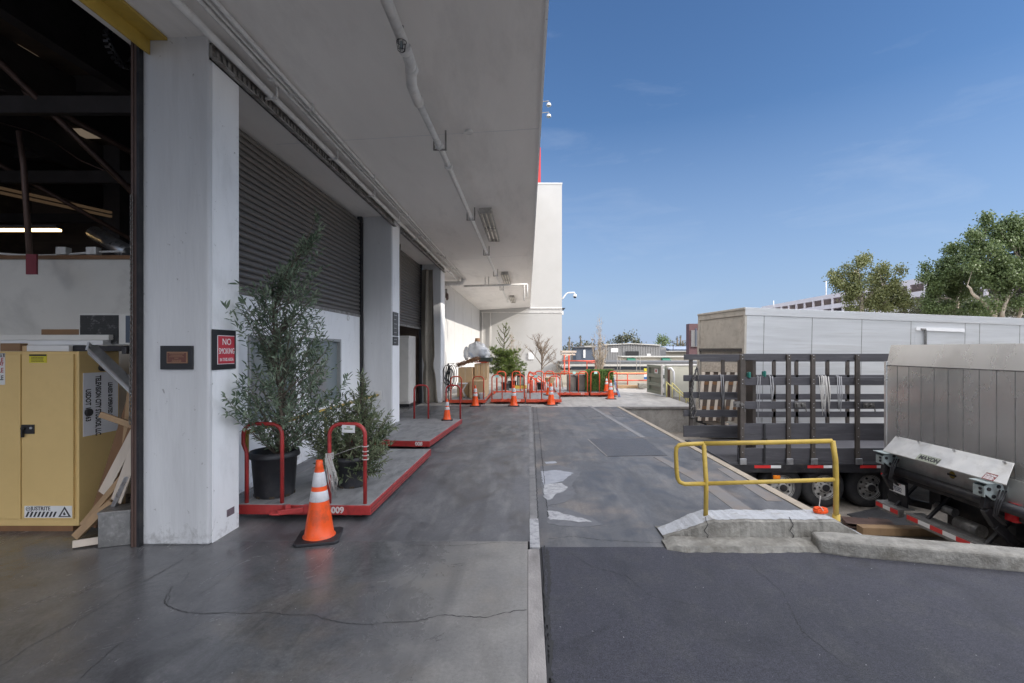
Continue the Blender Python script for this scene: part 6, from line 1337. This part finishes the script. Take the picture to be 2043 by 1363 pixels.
t = thing('white_flat_building','white flat-roofed building right of the warehouse','building',(22,70,-1.9))
obj('wall', MB().box(*bx(70,1328,702,1420,740,3)), M_CREAM, t); obj('roof', MB().box(*bx(69.5,1326,700.5,1425,702,3.5)), M_ROOFW, t)
t = thing('blue_roof_shed','long shed with a pale blue sloping roof behind the white flat building','building',(26,85,-1.9))
obj('wall', MB().box(*bx(85,1335,697,1430,740,2)), M_BLUEG, t); obj('roof', MB().prism([(85,P(0,700,85).z),(93,P(0,691,90).z),(95,P(0,700,85).z)], P(1345,0,85).x, P(1430,0,85).x, 'x'), pm('pale_blue_roof',(0.22,0.26,0.34),.6), t)
t = thing('corrugated_warehouse','small corrugated unit right of the large warehouse','building',(18,66,-1.9)); obj('wall', MB().box(*bx(66,1318,693,1329,740,6)), M_CORR, t)
t = thing('maroon_building','tall maroon-framed building with grey panels behind the white trailer','building',(22,62,-1.9))
obj('wall', MB().box(*bx(62,1375,646,1500,740,1.2)), M_MAROON, t); obj('facade_panel', MB().box(*bx(61.8,1379.5,659,1500,692,.25)), M_GPANEL, t)
for px in (1388,1394,1402): obj('fin', MB().box(*bx(61.6,px,655,px+1.6,690,.2)), M_BLUEG, t)
# parking structure
XP = 92.0
t = thing('parking_structure','long white multi-storey parking structure behind the trees','building',(XP,140,-1.9))
mb = MB(); fl = [-1.9,2.2,5.3,8.4,11.5,14.6,17.7]
ya, yb_ = 92, 190
for z in fl[1:]: pass
for i, z in enumerate(fl[1:]): obj('parapet', MB().box(XP,ya,z-.55,XP+.3,yb_,z+.75), M_PARK, t)
obj('interior', MB().box(XP+14,ya,-1.9,XP+14.3,yb_,17), M_PARKD, t)
mb = MB()
for z in fl[1:]: mb.box(XP+.3,ya,z-.3,XP+14,yb_,z)
obj('deck_slab', mb, M_PARK, t); obj('end_wall', MB().box(XP,yb_,-1.9,XP+30,yb_+.4,18.4), M_PARK, t)
for k in range(21): y = ya+k*4.9; obj('column', MB().box(XP-.04,y,-1.9,XP+.35,y+.7,17.5), M_PARK, t)
for (px, top, bot, Y, lb, arm) in ((1648,561,583,150,'tall thin lamp post on the parking structure roof',0),(1543.5,600,611,176,'short thin mast on the left end of the parking roof',0)):
    o = thing('roof_lamp_post' if Y==150 else 'roof_mast', lb, 'lamp post' if Y==150 else 'mast', P(px,bot,Y)); obj('pole', MB().tube([P(px,bot+8,Y), P(px,top,Y)], .14, 6), M_STEELP, o)
    if Y == 150: obj('lamp_head', MB().box(*bx(Y,px-3,top-.5,px+3,top+.6,.8)), M_BLACKM, o)
for (px, top, bot, Y, lb) in ((1241,671,720,45,'thin black lamp post in front of the corrugated warehouse'),(1394,667,722,38,'thin black pole just left of the white trailer'),(1185.5,677,692,50,'short black floodlight post above the blue-grey shed'),(1343,682,700,80,'distant floodlight post beside the far palms')):
    o = thing('street_lamp', lb, 'street lamp', P(px,bot,Y), group='street lamps in the distance'); r_ = .45*Y/F*1.5
    obj('pole', MB().tube([P(px,760,Y), P(px,top,Y)], r_, 6), M_BLACKM, o)
    if px != 1394: obj('lamp_head', MB().box(*bx(Y,px-5 if px != 1241 else px-2,top,px+.5,top+1.6,.3)), M_BLACKM, o)
# camera arm, floodlight on white building
t = thing('security_camera','white dome security camera on a curved arm off the end building','camera',P(1121,597,33.6))
Y = 33.6; obj('arm', MB().tube([P(1121,597,Y),P(1124,594,Y),P(1130,586,Y),P(1134,584.3,Y),P(1146,584,Y),P(1147,587,Y)], .05, 8), M_PAPER, t)
c = P(1147,591,Y); obj('housing', MB().lathe([(.001,.14),(.10,.12),(.13,.0),(.12,-.03)], c, 16), M_PAPER, t); obj('dome', MB().lathe([(.11,-.03),(.09,-.12),(.001,-.15)], c, 16), M_BLACKM, t)
t = thing('corner_floodlight','small dark floodlight on the white building corner below the camera','floodlight',P(1125,618,33.4)); a, b_ = P(1121,615,33.5), P(1128,621,33.5)
obj('head', MB().prism([(a.x,a.z),(b_.x,a.z),(a.x+.06,b_.z)], 33.3, 33.6, 'y'), M_BLACKM, t); obj('box', MB().box(a.x,33.3,b_.z-.25,a.x+.1,33.6,b_.z), M_STEELP, t)
for (py, ax, lb, yl) in ((209,.3,'upper swan-neck lamp sticking out from the facade edge',12.0),(231,.2,'lower swan-neck lamp sticking out from the facade edge',12.6)):
    c = P(1095,py,yl); t = thing('facade_lamp', lb, 'lamp', c, group='swan-neck facade lamps')
    obj('arm', MB().tube([Vector((.14,yl,c.z-.0)), Vector((.30,yl,c.z+.07)), Vector((c.x,yl,c.z+.09)), Vector((c.x,yl,c.z+.03))], .010, 6), M_RAIL, t)
    obj('shade', MB().lathe([(.02,.04),(.045,.03),(.055,-.01),(.06,-.03)], c, 14), M_STEELP, t); obj('bulb', MB().lathe([(.001,-.065),(.035,-.05),(.045,-.02)], c, 12), M_GLASS, t)
# ================================================================ TREES
def crown(mb, blobs, dens, L, rnd, flat=.8):
    for (c, r) in blobs:
        c = Vector(c); n = int(dens*r.x*r.z*4) if isinstance(r, Vector) else int(dens*r*r*4)
        r = r if isinstance(r, Vector) else Vector((r,r,r*flat))
        for _ in range(n):
            v = Vector((rnd.gauss(0,1),rnd.gauss(0,1),rnd.gauss(0,1))).normalized()*(rnd.random()**.38)
            p = c+Vector((v.x*r.x,v.y*r.y,v.z*r.z))
            for __ in range(3):
                q_ = p+Vector((rnd.gauss(0,L),rnd.gauss(0,L),rnd.gauss(0,L)))
                d = Vector((rnd.gauss(0,.6),rnd.gauss(0,.6),-.5+rnd.gauss(0,.7))).normalized(); s_ = d.cross(Vector((rnd.gauss(0,1),rnd.gauss(0,1),rnd.gauss(0,1)))).normalized()*L*.28
                mb.add([q_-s_*.3, q_+d*L*.5-s_, q_+d*L, q_+d*L*.5+s_], [(0,1,2,3)])
def tree(name, label, Y, base_px, ground, blobs_px, limbs, lm, bark, dens, L, seed, cat='tree', group=None, r0=.3):
    rnd = random.Random(seed); root = P(base_px[0], base_px[1], Y); root.z = ground
    t = thing(name, label, cat, root, group=group); br = MB()
    for pts, ra in limbs:
        q_ = [P(x, y, Y+dy_) for x, y, dy_ in pts]
        if pts is limbs[0][0]: q_ = [Vector((q_[0].x,q_[0].y,ground))]+q_
        s2 = []
        for i in range(len(q_)-1):
            for k in range(3): s2.append(q_[i].lerp(q_[i+1], k/3)+Vector((rnd.gauss(0,ra*.25),rnd.gauss(0,ra*.25),0)))
        s2.append(q_[-1]); br.tube(s2, [ra*(1-.65*i/len(s2)) for i in range(len(s2))], 8)
    bl = []
    for (x, y, r_) in blobs_px:
        rr = r_*Y/F
        for k in range(5):
            c = P(x+rnd.gauss(0,r_*.45), y+rnd.gauss(0,r_*.38), Y+rnd.gauss(0,rr*.6)); bl.append((c, Vector((rr*.55*rnd.uniform(.7,1.2),rr*.6,rr*.45*rnd.uniform(.7,1.2)))))
        c = P(x,y,Y+rnd.gauss(0,rr*.3)); st_ = min((Vector(p) for p in [P(a_,b2,Y+d2) for pts,_ in limbs for a_,b2,d2 in pts]), key=lambda p: (p-c).length)
        br.tube([st_, st_.lerp(c,.5)+Vector((rnd.gauss(0,.2),0,rnd.gauss(.1,.2))), c], [ .035*Y/40, .025*Y/40, .012], 5, cap=False)
    mb = MB(); crown(mb, bl, dens, L, rnd); obj('trunk', br, bark, t); obj('crown', mb, lm, t)
tree('eucalyptus_tree','bushy eucalyptus with yellow-green lower crown before the parking structure',44,(1720,640),-1.9,
 [(1670,548,13),(1684,560,14),(1673,570,13),(1700,545,16),(1715,525,14),(1726,518,11),(1710,575,20),(1740,560,22),(1755,545,12),(1765,532,9),(1735,590,20),(1760,585,20),(1785,565,14),(1795,540,10),(1790,590,22),(1802,605,15),(1770,612,18),(1740,615,18),(1700,600,16),(1690,535,9)],
 [([(1719,628,0),(1718,600,0),(1714,570,.5),(1712,545,0)],.22),([(1718,605,0),(1735,590,-.5),(1760,575,0)],.12),([(1719,610,0),(1700,590,.5),(1685,565,0)],.10),([(1745,640,.5),(1755,610,0),(1790,590,0)],.14)], L_EUC2, M_BARKP, 105, .21, 41, group='eucalyptus trees')
tree('eucalyptus_tree','spreading dark eucalyptus with a pale trunk, in the middle of the tree row',42,(1909,640),-1.9,
 [(1848,535,11),(1858,560,17),(1858,590,15),(1868,575,20),(1880,545,22),(1900,520,18),(1912,500,18),(1900,560,24),(1925,540,24),(1918,575,20),(1935,565,20),(1860,620,17),(1885,615,17),(1930,625,20),(1955,620,20)],
 [([(1910,632,0),(1909,605,0),(1912,590,0),(1918,570,0)],.20),([(1909,606,0),(1895,597,0),(1870,592,0),(1860,575,.5)],.12),([(1910,600,0),(1915,580,0),(1905,550,0)],.10)], L_EUC, M_BARKP, 130, .21, 42, group='eucalyptus trees')
tree('eucalyptus_tree','tallest eucalyptus with several pale limbs at the right edge',39,(1988,640),-1.9,
 [(1960,470,16),(1965,445,12),(1968,432,8),(1945,490,18),(1975,500,24),(1950,525,22),(2000,470,18),(2015,445,18),(2025,470,24),(2040,440,18),(1990,530,26),(2010,510,24),(2035,510,26),(2060,480,26),(2020,550,22),(2045,545,22),(1960,560,18),(1985,570,14),(2060,560,24),(2000,600,14),(2035,600,16),(2075,520,30),(1975,610,16),(1940,468,9),(1990,455,11)],
 [([(1986,634,0),(1978,618,0),(1945,590,0),(1930,570,0)],.20),([(1985,634,0),(1987,600,0),(1984,570,.5),(1975,540,.5)],.16),([(1998,634,0),(2008,600,0),(2022,560,0),(2035,520,0)],.15),([(2030,640,.5),(2043,600,0),(2052,570,0)],.14),([(2008,600,0),(2030,575,0),(2050,545,0)],.10)], L_EUC, M_BARKP, 135, .21, 43, group='eucalyptus trees')
o_rnd = random.Random(50); mb = MB(); bl = []
for px in range(1830,2080,14): c = P(px,618+o_rnd.uniform(-12,6),52); bl.append((c, Vector((1.1,1.2,1.1))))
crown(mb, bl, 55, .2, o_rnd); o = obj('hedge_shrubs', mb, L_FAR); tag(o, 'low dense dark shrubs in a row under the right-hand eucalyptus trees', 'shrubs')
def far_tree(label, Y, blobs, seed, lm=L_FAR, name='round_tree'):
    cx = sum(b_[0] for b_ in blobs)/len(blobs); tree(name, label, Y, (cx,700), -1.9, blobs, [([(cx,705,0),(cx,690,0),(cx,680,0)],.35)], lm, M_BARK, 16, .42, seed, group='distant trees')
far_tree('broad rounded tree rising behind the corrugated warehouse',100,[(1232,680,8),(1243,673,9),(1255,672,9),(1265,680,8),(1274,685,6),(1225,687,6),(1245,684,10)],61)
far_tree('bushy tree right of the corrugated warehouse',100,[(1315,680,6),(1322,675,6),(1330,678,6),(1325,686,8)],62,L_EUC)
far_tree('low tree clump beside the maroon building',110,[(1345,692,6),(1358,690,6),(1370,688,5),(1376,684,4)],63)
far_tree('low trees behind the blue-grey shed at the left',110,[(1128,695,7),(1142,694,6),(1155,690,6),(1168,688,6),(1200,688,6),(1215,686,5),(1178,686,5)],64)
def palm(label, px, py, Y, seed, s=4.5):
    rnd = random.Random(seed); c = P(px,py,Y); t = thing('palm_tree', label, 'palm tree', (c.x,c.y,-1.9), group='distant palms')
    obj('trunk', MB().tube([(c.x,c.y,-1.9),(c.x+.1,c.y,c.z*.5),c], .16*Y/100, 6), M_BARK, t); mb = MB(); rr = s*Y/F
    for k in range(44):
        a = rnd.uniform(0,6.28); e = rnd.uniform(-.9,1.3); d = Vector((math.cos(a)*math.cos(e),math.sin(a)*math.cos(e),math.sin(e))); tip = c+d*rr*rnd.uniform(.8,1.15)+Vector((0,0,-rr*.2)); s_ = d.cross(Vector((0,0,1))).normalized()*rr*.09
        m_ = c+d*rr*.6+Vector((0,0,rr*.05)); mb.add([c, m_-s_, tip, m_+s_], [(0,1,2,3)])
    obj('crown', mb, L_FAR, t)
palm('left upper palm beside the white building',1136,674,110,71); palm('lower palm in front of the left upper palm',1134,685,95,72,5); palm('palm second from the white building, upper crown',1158,672,110,73,4.5); palm('lower palm below the second upper palm',1159,681,100,74,4.5)
palm('left of the two palms near the maroon building',1351,674,140,75,4); palm('right of the two palms near the maroon building',1357.5,671,140,76,4); palm('small palm between the white building and the shed',1141,683,120,77,3)
